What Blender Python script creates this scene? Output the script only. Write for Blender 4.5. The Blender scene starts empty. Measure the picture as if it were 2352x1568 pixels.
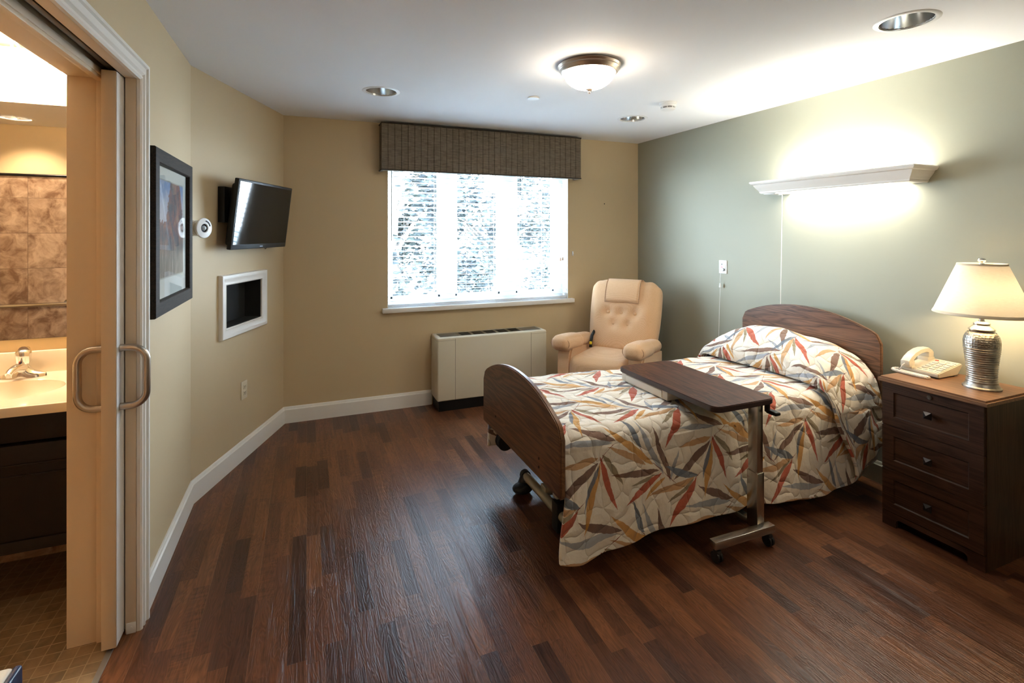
import bpy, bmesh, math, random
from math import sin, cos, pi, radians as R
from mathutils import Vector, Matrix, noise
from mathutils.geometry import tessellate_polygon
random.seed(7)
SC = bpy.context.scene
COL = SC.collection

# ------------------------------------------------------------------ camera, world, exposure
cam_d = bpy.data.cameras.new('camera'); cam = bpy.data.objects.new('camera', cam_d); COL.objects.link(cam)
cam.location = (0, 0, 1.51); cam.rotation_euler = (pi / 2, 0, R(-22.2))
cam_d.sensor_fit = 'HORIZONTAL'; cam_d.sensor_width = 36; cam_d.lens = 36 * 1156 / 2352
cam_d.shift_y = -250 / 2352; cam_d.clip_start = 0.05
SC.camera = cam
vs = SC.view_settings
vs.view_transform = 'Standard'; vs.look = 'None'; vs.gamma = 1; vs.use_curve_mapping = False
vs.exposure = 1.33
cy = SC.cycles
cy.use_denoising = True; cy.max_bounces = 10; cy.diffuse_bounces = 6; cy.glossy_bounces = 5
cy.transmission_bounces = 8; cy.transparent_max_bounces = 12; cy.sample_clamp_indirect = 6
cy.caustics_reflective = False; cy.caustics_refractive = False

W = bpy.data.worlds.new('daylight'); SC.world = W; W.use_nodes = True
SKY_STRENGTH = 25.0
_nt = W.node_tree; _bg = _nt.nodes['Background']
_tc = _nt.nodes.new('ShaderNodeTexCoord'); _sx = _nt.nodes.new('ShaderNodeSeparateXYZ')
_cr = _nt.nodes.new('ShaderNodeValToRGB')
_nt.links.new(_tc.outputs['Generated'], _sx.inputs[0]); _nt.links.new(_sx.outputs['Z'], _cr.inputs[0])
_cr.color_ramp.elements[0].position = 0.0; _cr.color_ramp.elements[0].color = (.72, .87, 1.0, 1)
_cr.color_ramp.elements[1].position = 0.6; _cr.color_ramp.elements[1].color = (.58, .79, 1.0, 1)
_nt.links.new(_cr.outputs[0], _bg.inputs['Color']); _bg.inputs['Strength'].default_value = SKY_STRENGTH

_pl = bpy.data.lights.new('window_portal', 'AREA'); _pl.shape = 'RECTANGLE'; _pl.size = 1.74; _pl.size_y = 1.25
_po = bpy.data.objects.new('window_portal', _pl); COL.objects.link(_po)
_po.location = (1.511, 4.56, 1.485); _po.rotation_euler = (R(-90), 0, 0)
_pl.cycles.is_portal = True

# lamp strengths, used by the lamp builders below
WALL_UP, WALL_DOWN = 27.0, 15.0
DOME_EMIT = 22.0
FILL_EMIT = 16.0
SHADE_BULB_W = 5.0
VANITY_EMIT = 60.0
BATH_CAN_W = 30.0

# ------------------------------------------------------------------ materials
MATS = {}
def nd(nt, t, ins=None, **kw):
    n = nt.nodes.new('ShaderNode' + t)
    for k, v in kw.items(): setattr(n, k, v)
    for k, v in (ins or {}).items():
        s = n.inputs[k]
        if hasattr(v, 'is_output') or isinstance(v, bpy.types.NodeSocket): nt.links.new(v, s)
        else: s.default_value = v
    return n
def c4(c): return (c[0], c[1], c[2], 1)
def srgb(r, g, b): return tuple(((v / 255) / 12.92 if v / 255 <= .04045 else ((v / 255 + .055) / 1.055) ** 2.4) for v in (r, g, b))
def mat(name, color=(.5, .5, .5), rough=.5, metal=0, spec=.5, emit=None, estr=0, coat=0, sheen=0, trans=0):
    if name in MATS: return MATS[name]
    m = bpy.data.materials.new(name); m.use_nodes = True
    b = m.node_tree.nodes['Principled BSDF']
    b.inputs['Base Color'].default_value = c4(color); b.inputs['Roughness'].default_value = rough
    b.inputs['Metallic'].default_value = metal; b.inputs['Specular IOR Level'].default_value = spec
    b.inputs['Coat Weight'].default_value = coat; b.inputs['Sheen Weight'].default_value = sheen
    b.inputs['Transmission Weight'].default_value = trans
    if emit: b.inputs['Emission Color'].default_value = c4(emit); b.inputs['Emission Strength'].default_value = estr
    MATS[name] = m; return m
def bsdf(m): return m.node_tree.nodes['Principled BSDF']
def bump(m, height, strength=.3, dist=.002, normal=None):
    nt = m.node_tree
    b = nd(nt, 'Bump', {'Height': height, 'Strength': strength, 'Distance': dist})
    if normal: nt.links.new(normal, b.inputs['Normal'])
    nt.links.new(b.outputs[0], bsdf(m).inputs['Normal']); return b
def objcoord(nt): return nd(nt, 'TexCoord').outputs['Object']
def math_(nt, op, a, b=None, c=None, clamp=False):
    ins = {0: a}
    if b is not None: ins[1] = b
    if c is not None: ins[2] = c
    n = nd(nt, 'Math', ins, operation=op); n.use_clamp = clamp; return n.outputs[0]
def ramp(nt, fac, stops, interp='LINEAR'):
    n = nd(nt, 'ValToRGB', {0: fac}); cr = n.color_ramp; cr.interpolation = interp
    while len(cr.elements) < len(stops): cr.elements.new(.5)
    for e, (p, c) in zip(cr.elements, stops): e.position = p; e.color = c4(c)
    return n.outputs[0]
def mixc(nt, fac, a, b, mode='MIX'):
    n = nd(nt, 'Mix', data_type='RGBA', blend_type=mode)
    for s, v in ((n.inputs[0], fac), (n.inputs[6], a), (n.inputs[7], b)):
        if isinstance(v, bpy.types.NodeSocket): nt.links.new(v, s)
        else: s.default_value = v if not isinstance(v, tuple) else c4(v)
    return n.outputs[2]

def paint(name, color, rough=.6, amt=.15, scale=260):
    m = mat(name, color, rough, spec=.35); nt = m.node_tree
    n = nd(nt, 'TexNoise', {'Vector': objcoord(nt), 'Scale': scale, 'Detail': 2.0})
    bump(m, n.outputs[0], amt, .0006)
    n2 = nd(nt, 'TexNoise', {'Vector': objcoord(nt), 'Scale': 1.3, 'Detail': 3.0})
    v = nd(nt, 'HueSaturation', {'Color': c4(color), 'Value': math_(nt, 'MULTIPLY_ADD', n2.outputs[0], .06, .97)})
    nt.links.new(v.outputs[0], bsdf(m).inputs['Base Color'])
    return m
M_beige = paint('beige_wall_paint', (.56, .44, .275))
M_green = paint('sage_wall_paint', (.325, .325, .255))
M_ceil = paint('ceiling_paint', (.82, .82, .83), .8)
M_bathwall = paint('bathroom_wall_paint', (.66, .50, .29))
M_trim = mat('white_trim_paint', (.80, .78, .74), .35)
M_cream = mat('cream_door_paint', (.68, .55, .40), .38)
M_white = mat('white_plastic', (.78, .78, .77), .35)
M_ivory = mat('ivory_plastic', (.72, .65, .50), .4)
M_almond = mat('almond_metal_enamel', (.62, .57, .45), .35)
M_black = mat('black_plastic', (.006, .006, .006), .38, spec=.3)
M_rubber = mat('black_rubber', (.012, .012, .014), .55)
M_void = mat('matte_black_lining', (.003, .003, .003), .8)
M_chrome = mat('chrome', (.75, .75, .76), .12, 1)
M_steel = mat('brushed_steel', (.50, .45, .40), .30, 1)
M_nickel = mat('brushed_nickel', (.66, .56, .48), .34, 1)
M_satin = mat('satin_aluminium', (.62, .62, .62), .22, 1)
M_glassw = mat('screen_glass', (.006, .006, .006), .06, spec=.32)
M_dark = mat('dark_bronze', (.03, .028, .03), .3, .8)
M_porcelain = mat('cultured_marble', (.80, .70, .56), .12, coat=.5)
M_darkcab = mat('espresso_cabinet', (.006, .003, .002), .4, spec=.25)
M_red = mat('red_plastic', (.55, .05, .03), .4)
M_mirror = mat('mirror_silver', (.82, .82, .80), .01, 1)

def wood(name, dark, light, axis='Y', rough=.35, scale=1.0, coat=.0, fine=140):
    """procedural wood, grain running along the given object axis"""
    m = mat(name, light, rough, coat=coat); nt = m.node_tree
    oc = objcoord(nt)
    s = {'X': (1.2, 14, 14), 'Y': (14, 1.2, 14), 'Z': (14, 14, 1.2)}[axis]
    mp = nd(nt, 'Mapping', {'Vector': oc, 'Scale': tuple(v * scale for v in s)})
    n1 = nd(nt, 'TexNoise', {'Vector': mp.outputs[0], 'Scale': 1.1, 'Detail': 3.0, 'Distortion': .9})
    rings = math_(nt, 'FRACT', math_(nt, 'MULTIPLY', n1.outputs[0], 7.0))
    rings = math_(nt, 'ABSOLUTE', math_(nt, 'MULTIPLY_ADD', rings, 2.0, -1.0))
    mp2 = nd(nt, 'Mapping', {'Vector': oc, 'Scale': tuple((v if v < 2 else v * fine / 14) * scale for v in s)})
    n2 = nd(nt, 'TexNoise', {'Vector': mp2.outputs[0], 'Scale': 3.0, 'Detail': 3.0})
    f = math_(nt, 'ADD', math_(nt, 'MULTIPLY', rings, .45), math_(nt, 'MULTIPLY', n2.outputs[0], .6))
    col = ramp(nt, f, [(.22, dark), (.72, light)])
    nt.links.new(col, bsdf(m).inputs['Base Color'])
    bump(m, n2.outputs[0], .15, .0006)
    return m
M_boardY = wood('walnut_laminate_bedboard', (.040, .017, .010), (.165, .076, .040), 'Y', .32, 1.0)
M_boardE = wood('walnut_bedboard_edge', (.10, .048, .022), (.20, .10, .05), 'Y', .32)
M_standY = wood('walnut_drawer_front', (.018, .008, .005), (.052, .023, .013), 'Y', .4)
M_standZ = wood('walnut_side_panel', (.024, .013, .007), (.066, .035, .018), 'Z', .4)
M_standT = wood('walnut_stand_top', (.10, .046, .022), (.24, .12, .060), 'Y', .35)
bsdf(M_standY).inputs['Specular IOR Level'].default_value = .25; bsdf(M_standZ).inputs['Specular IOR Level'].default_value = .25
M_tableY = wood('walnut_table_top', (.012, .006, .006), (.120, .046, .026), 'Y', .36, 1.6); bsdf(M_tableY).inputs['Specular IOR Level'].default_value = .25
M_frameW = wood('dark_picture_frame_wood', (.005, .003, .0025), (.024, .015, .010), 'Y', .5, 2)
bsdf(M_frameW).inputs['Specular IOR Level'].default_value = .15

def floor_mat():
    m = mat('plank_vinyl_floor', (.1, .05, .03), .35); nt = m.node_tree
    oc = objcoord(nt); s = nd(nt, 'SeparateXYZ', {0: oc}); X, Y = s.outputs[0], s.outputs[1]
    w = .0635
    row = math_(nt, 'FLOOR', math_(nt, 'DIVIDE', X, w))
    wr = nd(nt, 'TexWhiteNoise', {'W': row}, noise_dimensions='1D')
    yy = math_(nt, 'ADD', math_(nt, 'DIVIDE', Y, .40), math_(nt, 'MULTIPLY', wr.outputs[0], 7.3))
    cell = math_(nt, 'FLOOR', yy)
    vec = nd(nt, 'CombineXYZ', {0: row, 1: cell, 2: 0.0})
    wc = nd(nt, 'TexWhiteNoise', {'Vector': vec.outputs[0]}, noise_dimensions='2D')
    base = ramp(nt, wc.outputs[0], [(0, (.046, .017, .010)), (.25, (.090, .034, .017)), (.6, (.128, .049, .022)), (1, (.170, .068, .029))])
    off = nd(nt, 'VectorMath', {0: wc.outputs[1], 1: (9., 9., 9.)}, operation='MULTIPLY')
    p = nd(nt, 'VectorMath', {0: oc, 1: off.outputs[0]}, operation='ADD')
    mp = nd(nt, 'Mapping', {'Vector': p.outputs[0], 'Scale': (60, 2.6, 1)})
    g = nd(nt, 'TexNoise', {'Vector': mp.outputs[0], 'Scale': 1.0, 'Detail': 4.0, 'Roughness': .6, 'Distortion': .8})
    mp2 = nd(nt, 'Mapping', {'Vector': p.outputs[0], 'Scale': (16, 2.2, 1)})
    g2 = nd(nt, 'TexNoise', {'Vector': mp2.outputs[0], 'Scale': 1.0, 'Detail': 2.0, 'Distortion': 1.6})
    rings = math_(nt, 'ABSOLUTE', math_(nt, 'MULTIPLY_ADD', math_(nt, 'FRACT', math_(nt, 'MULTIPLY', g2.outputs[0], 12.0)), 2.0, -1.0))
    val = math_(nt, 'ADD', math_(nt, 'MULTIPLY_ADD', g.outputs[0], 1.3, .10), math_(nt, 'MULTIPLY', rings, .42))
    # cross figure on some boards
    mp3 = nd(nt, 'Mapping', {'Vector': p.outputs[0], 'Scale': (9, 85, 1)})
    g3 = nd(nt, 'TexNoise', {'Vector': mp3.outputs[0], 'Scale': 1.0, 'Detail': 2.0})
    cf = math_(nt, 'MULTIPLY', math_(nt, 'GREATER_THAN', wc.outputs[1], .78), math_(nt, 'SUBTRACT', g3.outputs[0], .55))
    val = math_(nt, 'ADD', val, math_(nt, 'MULTIPLY', cf, 1.1))
    col = nd(nt, 'HueSaturation', {'Color': base, 'Value': val})
    # board seams every three strips
    bx = math_(nt, 'FRACT', math_(nt, 'DIVIDE', X, w * 3))
    seam = math_(nt, 'LESS_THAN', math_(nt, 'MINIMUM', bx, math_(nt, 'SUBTRACT', 1.0, bx)), .004)
    c2 = mixc(nt, math_(nt, 'MULTIPLY', seam, .45), col.outputs[0], (.30, .17, .09))
    nt.links.new(c2, bsdf(m).inputs['Base Color'])
    mpb = nd(nt, 'Mapping', {'Vector': p.outputs[0], 'Scale': (135, 1.5, 1)})
    gb = nd(nt, 'TexNoise', {'Vector': mpb.outputs[0], 'Scale': 1.0, 'Detail': 3.0, 'Distortion': .35})
    h = math_(nt, 'ADD', gb.outputs[0], math_(nt, 'MULTIPLY', rings, .35))
    bump(m, h, .55, .0018)
    nt.links.new(math_(nt, 'MULTIPLY_ADD', gb.outputs[0], .14, .24), bsdf(m).inputs['Roughness'])
    bsdf(m).inputs['Specular IOR Level'].default_value = .30
    return m
M_floor = floor_mat()

def tile_mat(name, size, c1, c2, grout, axes, mortar=.012, rough=.35, nscale=9, off=(0, 0)):
    """square tiles; axes names the two object axes of the face"""
    m = mat(name, c1, rough); nt = m.node_tree
    oc = objcoord(nt); s = nd(nt, 'SeparateXYZ', {0: oc})
    ax = {'X': s.outputs[0], 'Y': s.outputs[1], 'Z': s.outputs[2]}
    f = []; ids = []
    for a, o in zip(axes, off):
        q = math_(nt, 'DIVIDE', math_(nt, 'ADD', ax[a], o), size)
        fr = math_(nt, 'FRACT', q); ids.append(math_(nt, 'FLOOR', q))
        f.append(math_(nt, 'MINIMUM', fr, math_(nt, 'SUBTRACT', 1.0, fr)))
    mn = math_(nt, 'MINIMUM', f[0], f[1])
    g = math_(nt, 'LESS_THAN', mn, mortar / size / 2)
    idv = nd(nt, 'CombineXYZ', {0: ids[0], 1: ids[1]})
    wn = nd(nt, 'TexWhiteNoise', {'Vector': idv.outputs[0]}, noise_dimensions='2D')
    pos = nd(nt, 'VectorMath', {0: oc, 1: wn.outputs[1]}, operation='ADD')
    n = nd(nt, 'TexNoise', {'Vector': pos.outputs[0], 'Scale': nscale, 'Detail': 5.0, 'Roughness': .65, 'Distortion': .6})
    f2 = math_(nt, 'ADD', n.outputs[0], math_(nt, 'MULTIPLY_ADD', wn.outputs[0], .16, -.08))
    col = ramp(nt, f2, [(.34, c1), (.66, c2)])
    col = mixc(nt, g, col, grout)
    nt.links.new(col, bsdf(m).inputs['Base Color'])
    bump(m, math_(nt, 'SUBTRACT', math_(nt, 'MULTIPLY', n.outputs[0], .2), g), .5, .002)
    return m
M_bathfloor = tile_mat('mosaic_bathroom_floor', .051, (.15, .095, .048), (.26, .17, .09), (.33, .24, .14), 'XY', .0035, .38, 14)
M_walltile = tile_mat('brown_marbled_wall_tile', .305, (.19, .105, .062), (.54, .38, .26), (.20, .13, .085), 'XZ', .004, .25, 9, (.10, .02))

# quilted bedspread: leaf sprigs, each leaf a small node group
def leaf_group():
    g = bpy.data.node_groups.new('leaf_layer', 'ShaderNodeTree')
    for n, t in (('Base', 'NodeSocketColor'), ('P', 'NodeSocketVector'), ('C', 'NodeSocketVector'), ('Rot', 'NodeSocketVector'),
                 ('Scale', 'NodeSocketVector'), ('Bend', 'NodeSocketFloat'), ('Leaf', 'NodeSocketColor'), ('Alpha', 'NodeSocketFloat')):
        g.interface.new_socket(n, in_out='INPUT', socket_type=t)
    g.interface.new_socket('Color', in_out='OUTPUT', socket_type='NodeSocketColor')
    gi = g.nodes.new('NodeGroupInput').outputs; go = g.nodes.new('NodeGroupOutput')
    q = nd(g, 'VectorMath', {0: gi['P'], 1: gi['C']}, operation='SUBTRACT')
    q = nd(g, 'VectorMath', {0: q.outputs[0], 1: (PU / 2, PV / 2, 1), 2: (-PU / 2, -PV / 2, -1)}, operation='WRAP')
    q = nd(g, 'Mapping', {'Vector': q.outputs[0], 'Rotation': gi['Rot'], 'Scale': gi['Scale']}, vector_type='TEXTURE')
    s = nd(g, 'SeparateXYZ', {0: q.outputs[0]})
    s2 = math_(g, 'MULTIPLY', s.outputs[0], s.outputs[0])
    prof = math_(g, 'MULTIPLY', math_(g, 'POWER', math_(g, 'SUBTRACT', 1.0, s2, clamp=True), .95), math_(g, 'MULTIPLY_ADD', s.outputs[0], .35, 1.0))
    t = math_(g, 'SUBTRACT', s.outputs[1], math_(g, 'MULTIPLY', s2, gi['Bend']))
    d = math_(g, 'SUBTRACT', prof, math_(g, 'ABSOLUTE', t))
    msk = math_(g, 'MULTIPLY', math_(g, 'MULTIPLY', d, 14.0, clamp=True), gi['Alpha'])
    n = nd(g, 'Mix', {0: msk}, data_type='RGBA', blend_type='MIX')
    g.links.new(gi['Base'], n.inputs[6]); g.links.new(gi['Leaf'], n.inputs[7])
    g.links.new(n.outputs[2], go.inputs[0])
    return g
PU, PV = .645, .365
def quilt_mat():
    m = mat('leaf_print_quilt', (.8, .75, .65), .85, spec=.2, sheen=.15); nt = m.node_tree
    g = leaf_group()
    uv = nd(nt, 'TexCoord').outputs['UV']
    wn = nd(nt, 'TexNoise', {'Vector': uv, 'Scale': 32.0, 'Detail': 2.0})
    wv = nd(nt, 'VectorMath', {0: wn.outputs[1], 1: (.5, .5, .5)}, operation='SUBTRACT')
    wv = nd(nt, 'VectorMath', {0: wv.outputs[0], 'Scale': .012}, operation='SCALE')
    wl = nd(nt, 'TexNoise', {'Vector': uv, 'Scale': 9.0, 'Detail': 0.0})
    wl = nd(nt, 'VectorMath', {0: wl.outputs[1], 1: (.5, .5, .5)}, operation='SUBTRACT')
    wl = nd(nt, 'VectorMath', {0: wl.outputs[0], 'Scale': .028}, operation='SCALE')
    uv2 = nd(nt, 'VectorMath', {0: uv, 1: wl.outputs[0]}, operation='ADD').outputs[0]
    P = nd(nt, 'VectorMath', {0: uv2, 1: wv.outputs[0]}, operation='ADD').outputs[0]
    C = dict(slate=(.34, .37, .42), blue=(.15, .19, .25), brown=(.160, .074, .050), ochre=(.60, .30, .06), tan=(.54, .31, .14),
             taupe=(.27, .22, .13), rust=(.44, .055, .012), stem=(.20, .03, .014))
    L = [('slate', 1.663, .578, 1.924, .560, .031, .1), ('tan', 1.264, .539, 1.451, .438, .028, -.2), ('tan', 1.652, .483, 1.843, .495, .029, .3),
         ('taupe', 1.972, .382, 1.882, .505, .027, .3), ('ochre', 1.258, .632, 1.486, .430, .036, .25), ('brown', 1.744, .647, 1.943, .565, .032, .4),
         ('ochre', 1.777, .244, 1.845, .474, .036, -.5), ('blue', 1.773, .321, 1.841, .467, .020, -.6), ('brown', 1.619, .341, 1.839, .473, .034, .3),
         ('rust', 1.920, .303, 1.859, .493, .030, -.3), ('taupe', 1.374, .355, 1.497, .373, .016, .5), ('brown', 1.277, .417, 1.515, .391, .031, .25),
         ('rust', 1.339, .291, 1.533, .371, .032, .35), ('ochre', 1.446, .282, 1.557, .355, .021, .3), ('slate', 1.428, .635, 1.539, .382, .028, .25),
         ('brown', 1.512, .587, 1.587, .347, .032, .15), ('blue', 1.366, .662, 1.431, .518, .028, .3), ('slate', 1.644, .469, 1.590, .346, .018, .3),
         ('blue', 1.564, .397, 1.744, .332, .030, .35), ('tan', 1.475, .286, 1.719, .327, .029, .4), ('taupe', 1.581, .240, 1.715, .323, .018, .2),
         ('rust', 1.579, .139, 1.728, .326, .036, -.35),
         ('stem', 1.962, .562, 1.900, .520, .0028, .3), ('stem', 1.905, .522, 1.848, .474, .0028, -.3), ('stem', 1.780, .350, 1.722, .325, .0026, .3),
         ('stem', 1.485, .442, 1.545, .385, .0028, .3), ('stem', 1.540, .388, 1.623, .327, .0028, -.2), ('stem', 1.425, .525, 1.440, .495, .0026, 0.)]
    # overall faint mottle of the cloth
    mo = nd(nt, 'TexNoise', {'Vector': uv, 'Scale': 500.0, 'Detail': 2.0})
    col = ramp(nt, mo.outputs[0], [(.3, (.80, .745, .65)), (.7, (.88, .835, .74))])
    for k, x0, y0, x1, y1, w, bend in L:
        dx, dy = x1 - x0, y1 - y0; ln = math.hypot(dx, dy); st = k == 'stem'
        gn = nt.nodes.new('ShaderNodeGroup'); gn.node_tree = g
        nt.links.new(col, gn.inputs['Base']); nt.links.new(P, gn.inputs['P'])
        gn.inputs['C'].default_value = ((x0 + x1) / 2, (y0 + y1) / 2, 0)
        gn.inputs['Rot'].default_value = (0, 0, math.atan2(dy, dx))
        gn.inputs['Scale'].default_value = (ln / 2 * 1.10, w / 2 * (1.06 if not st else 1), 1)
        gn.inputs['Bend'].default_value = bend if not st else bend * 3; gn.inputs['Leaf'].default_value = c4(C[k])
        gn.inputs['Alpha'].default_value = .90 if not st else 1.0
        col = gn.outputs[0]
    nt.links.new(col, bsdf(m).inputs['Base Color'])
    # quilting: puffed cells of several sizes
    wq = nd(nt, 'TexNoise', {'Vector': uv, 'Scale': 9.0, 'Detail': 1.0})
    wq2 = nd(nt, 'VectorMath', {0: nd(nt, 'VectorMath', {0: wq.outputs[1], 1: (.5, .5, .5)}, operation='SUBTRACT').outputs[0], 'Scale': .09}, operation='SCALE')
    pq = nd(nt, 'VectorMath', {0: uv, 1: wq2.outputs[0]}, operation='ADD').outputs[0]
    v = nd(nt, 'TexVoronoi', {'Vector': pq, 'Scale': 12.0, 'Randomness': 1.0}, feature='DISTANCE_TO_EDGE', voronoi_dimensions='2D')
    a = math_(nt, 'MULTIPLY', v.outputs['Distance'], 3.2, clamp=True)
    a = math_(nt, 'POWER', a, .45)
    wr = nd(nt, 'TexNoise', {'Vector': uv, 'Scale': 60.0, 'Detail': 2.0})
    h = math_(nt, 'ADD', a, math_(nt, 'MULTIPLY', wr.outputs[0], .22))
    bump(m, h, .70, .012)
    return m
M_quilt = quilt_mat()

def fabric(name, c1, c2, scale=260, rough=.9, st=.4, d=.001):
    m = mat(name, c1, rough, spec=.2, sheen=.2); nt = m.node_tree
    v = nd(nt, 'TexVoronoi', {'Vector': objcoord(nt), 'Scale': scale, 'Randomness': .35})
    nt.links.new(ramp(nt, v.outputs['Distance'], [(.1, c2), (.6, c1)]), bsdf(m).inputs['Base Color'])
    bump(m, v.outputs['Distance'], st, d); return m
M_uph = fabric('apricot_chair_fabric', (.62, .385, .215), (.74, .50, .31), 230)
M_uphd = fabric('apricot_chair_piping', (.42, .25, .14), (.5, .32, .2), 150)

def valance_mat():
    m = mat('slubbed_taupe_linen', (.1, .08, .06), .9, spec=.15); nt = m.node_tree
    oc = objcoord(nt)
    mp = nd(nt, 'Mapping', {'Vector': oc, 'Scale': (18, 18, 420)})
    n = nd(nt, 'TexNoise', {'Vector': mp.outputs[0], 'Scale': 1.0, 'Detail': 3.0})
    mp2 = nd(nt, 'Mapping', {'Vector': oc, 'Scale': (500, 500, 20)})
    n2 = nd(nt, 'TexNoise', {'Vector': mp2.outputs[0], 'Scale': 1.0, 'Detail': 1.0})
    f = math_(nt, 'ADD', math_(nt, 'MULTIPLY', n.outputs[0], .75), math_(nt, 'MULTIPLY', n2.outputs[0], .25))
    nt.links.new(ramp(nt, f, [(.35, (.085, .068, .049)), (.65, (.220, .178, .132))]), bsdf(m).inputs['Base Color'])
    bump(m, f, .5, .001); return m
M_val = valance_mat()

def print_mat():
    """autumn trees over water, loose brushwork"""
    m = mat('painted_landscape_print', (.3, .3, .3), .5); nt = m.node_tree
    s = nd(nt, 'SeparateXYZ', {0: objcoord(nt)}); y, z = s.outputs[1], s.outputs[2]   # y -.225...225, z -.215...215
    def blend(lo, hi, src): return nd(nt, 'MapRange', {0: src, 1: lo, 2: hi}).outputs[0]
    oc = objcoord(nt)
    mp = nd(nt, 'Mapping', {'Vector': oc, 'Scale': (1, 46, 7)})
    st = nd(nt, 'TexNoise', {'Vector': mp.outputs[0], 'Scale': 1.0, 'Detail': 4.0, 'Roughness': .7}).outputs[0]
    bl = nd(nt, 'TexNoise', {'Vector': oc, 'Scale': 14.0, 'Detail': 5.0, 'Roughness': .7}).outputs[0]
    sky = mixc(nt, blend(.05, .2, z), (.52, .46, .50), (.13, .22, .45))
    sky = mixc(nt, math_(nt, 'MULTIPLY_ADD', bl, 3.0, -1.3, clamp=True), sky, (.60, .56, .60))
    tree = ramp(nt, math_(nt, 'ADD', math_(nt, 'MULTIPLY', bl, .6), math_(nt, 'MULTIPLY', st, .4)),
                [(.35, (.012, .010, .016)), (.47, (.07, .03, .03)), (.55, (.28, .07, .025)), (.66, (.30, .20, .05))])
    # tree mass: wide crown, left edge ragged
    edge = math_(nt, 'ADD', math_(nt, 'MULTIPLY', math_(nt, 'ABSOLUTE', math_(nt, 'ADD', y, -.06)), 1.15), math_(nt, 'MULTIPLY', bl, -.16))
    tm = math_(nt, 'LESS_THAN', edge, math_(nt, 'MULTIPLY_ADD', z, -.46, .125))
    low = math_(nt, 'LESS_THAN', z, math_(nt, 'MULTIPLY_ADD', bl, .16, -.05))
    tm = math_(nt, 'MAXIMUM', tm, low)
    c = mixc(nt, tm, sky, tree)
    water = ramp(nt, st, [(.35, (.03, .028, .03)), (.5, (.10, .075, .06)), (.62, (.28, .21, .17)), (.74, (.55, .46, .46))])
    c = mixc(nt, math_(nt, 'MULTIPLY', math_(nt, 'LESS_THAN', z, -.03), math_(nt, 'MULTIPLY_ADD', z, -8.0, -.1, clamp=True)), c, water)
    nt.links.new(c, bsdf(m).inputs['Base Color']); return m

def glass_mat(name, tint=(1, 1, 1), refl=1.0):
    m = bpy.data.materials.new(name); m.use_nodes = True; nt = m.node_tree; nt.nodes.clear()
    t = nd(nt, 'BsdfTransparent', {'Color': c4(tint)}); g = nd(nt, 'BsdfGlossy', {'Color': (1, 1, 1, 1), 'Roughness': .01})
    bf = nd(nt, 'NewGeometry').outputs['Backfacing']
    f = nd(nt, 'Fresnel', {'IOR': math_(nt, 'MULTIPLY_ADD', bf, 1 / 1.45 - 1.45, 1.45)})
    # the node inverts the index on back faces; feeding the inverse there keeps a thin pane symmetric
    mx = nd(nt, 'MixShader', {0: math_(nt, 'MULTIPLY', f.outputs[0], refl), 1: t.outputs[0], 2: g.outputs[0]})
    o = nd(nt, 'OutputMaterial', {'Surface': mx.outputs[0]}); return m
M_pane = glass_mat('clear_window_glass'); M_picglass = glass_mat('picture_glass', (.97, .98, .98), .55)

def lampshade_mat():
    m = bpy.data.materials.new('cream_lampshade_fabric'); m.use_nodes = True; nt = m.node_tree; nt.nodes.clear()
    n = nd(nt, 'TexNoise', {'Vector': nd(nt, 'Mapping', {'Vector': objcoord(nt), 'Scale': (60, 60, 500)}).outputs[0], 'Scale': 1.0, 'Detail': 2.0})
    col = ramp(nt, n.outputs[0], [(.3, (.80, .72, .58)), (.7, (.87, .80, .66))])
    d = nd(nt, 'BsdfDiffuse', {'Color': col}); t = nd(nt, 'BsdfTranslucent', {'Color': (.95, .88, .74, 1)})
    mx = nd(nt, 'MixShader', {0: .11, 1: d.outputs[0], 2: t.outputs[0]})
    nd(nt, 'OutputMaterial', {'Surface': mx.outputs[0]}); return m
M_shade = lampshade_mat()
def emis(name, col, s, base=(.9, .9, .9)): return mat(name, base, .4, emit=col, estr=s)

# ------------------------------------------------------------------ mesh helpers
def newbm(): return bmesh.new()
def box(bm, lo, hi, bev=0, seg=2, M=None):
    r = bmesh.ops.create_cube(bm, size=1); vs_ = r['verts']
    for v in vs_:
        v.co = Vector((lo[i] + (v.co[i] + .5) * (hi[i] - lo[i]) for i in range(3)))
    if bev > 0:
        es = list({e for v in vs_ for e in v.link_edges})
        rb = bmesh.ops.bevel(bm, geom=es, offset=bev, segments=seg, affect='EDGES', profile=.5)
        vs_ = list({v for f in rb['faces'] for v in f.verts} | {v for v in vs_ if v.is_valid})
    if M is not None:
        bmesh.ops.transform(bm, matrix=M, verts=[v for v in vs_ if v.is_valid])
    return vs_
def cyl(bm, p0, p1, r0, r1=None, n=24, cap=True):
    p0, p1 = Vector(p0), Vector(p1); r1 = r0 if r1 is None else r1
    d = p1 - p0; q = d.to_track_quat('Z', 'Y').to_matrix().to_4x4()
    M = Matrix.Translation((p0 + p1) / 2) @ q
    return bmesh.ops.create_cone(bm, cap_ends=cap, cap_tris=False, segments=n, radius1=r0, radius2=r1, depth=d.length, matrix=M)['verts']
def sphere(bm, c, r, sc=(1, 1, 1), u=20, v=12, rot=None):
    M = Matrix.Translation(c) @ (rot or Matrix()) @ Matrix.Diagonal((*sc, 1))
    return bmesh.ops.create_uvsphere(bm, u_segments=u, v_segments=v, radius=r, matrix=M)['verts']
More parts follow.
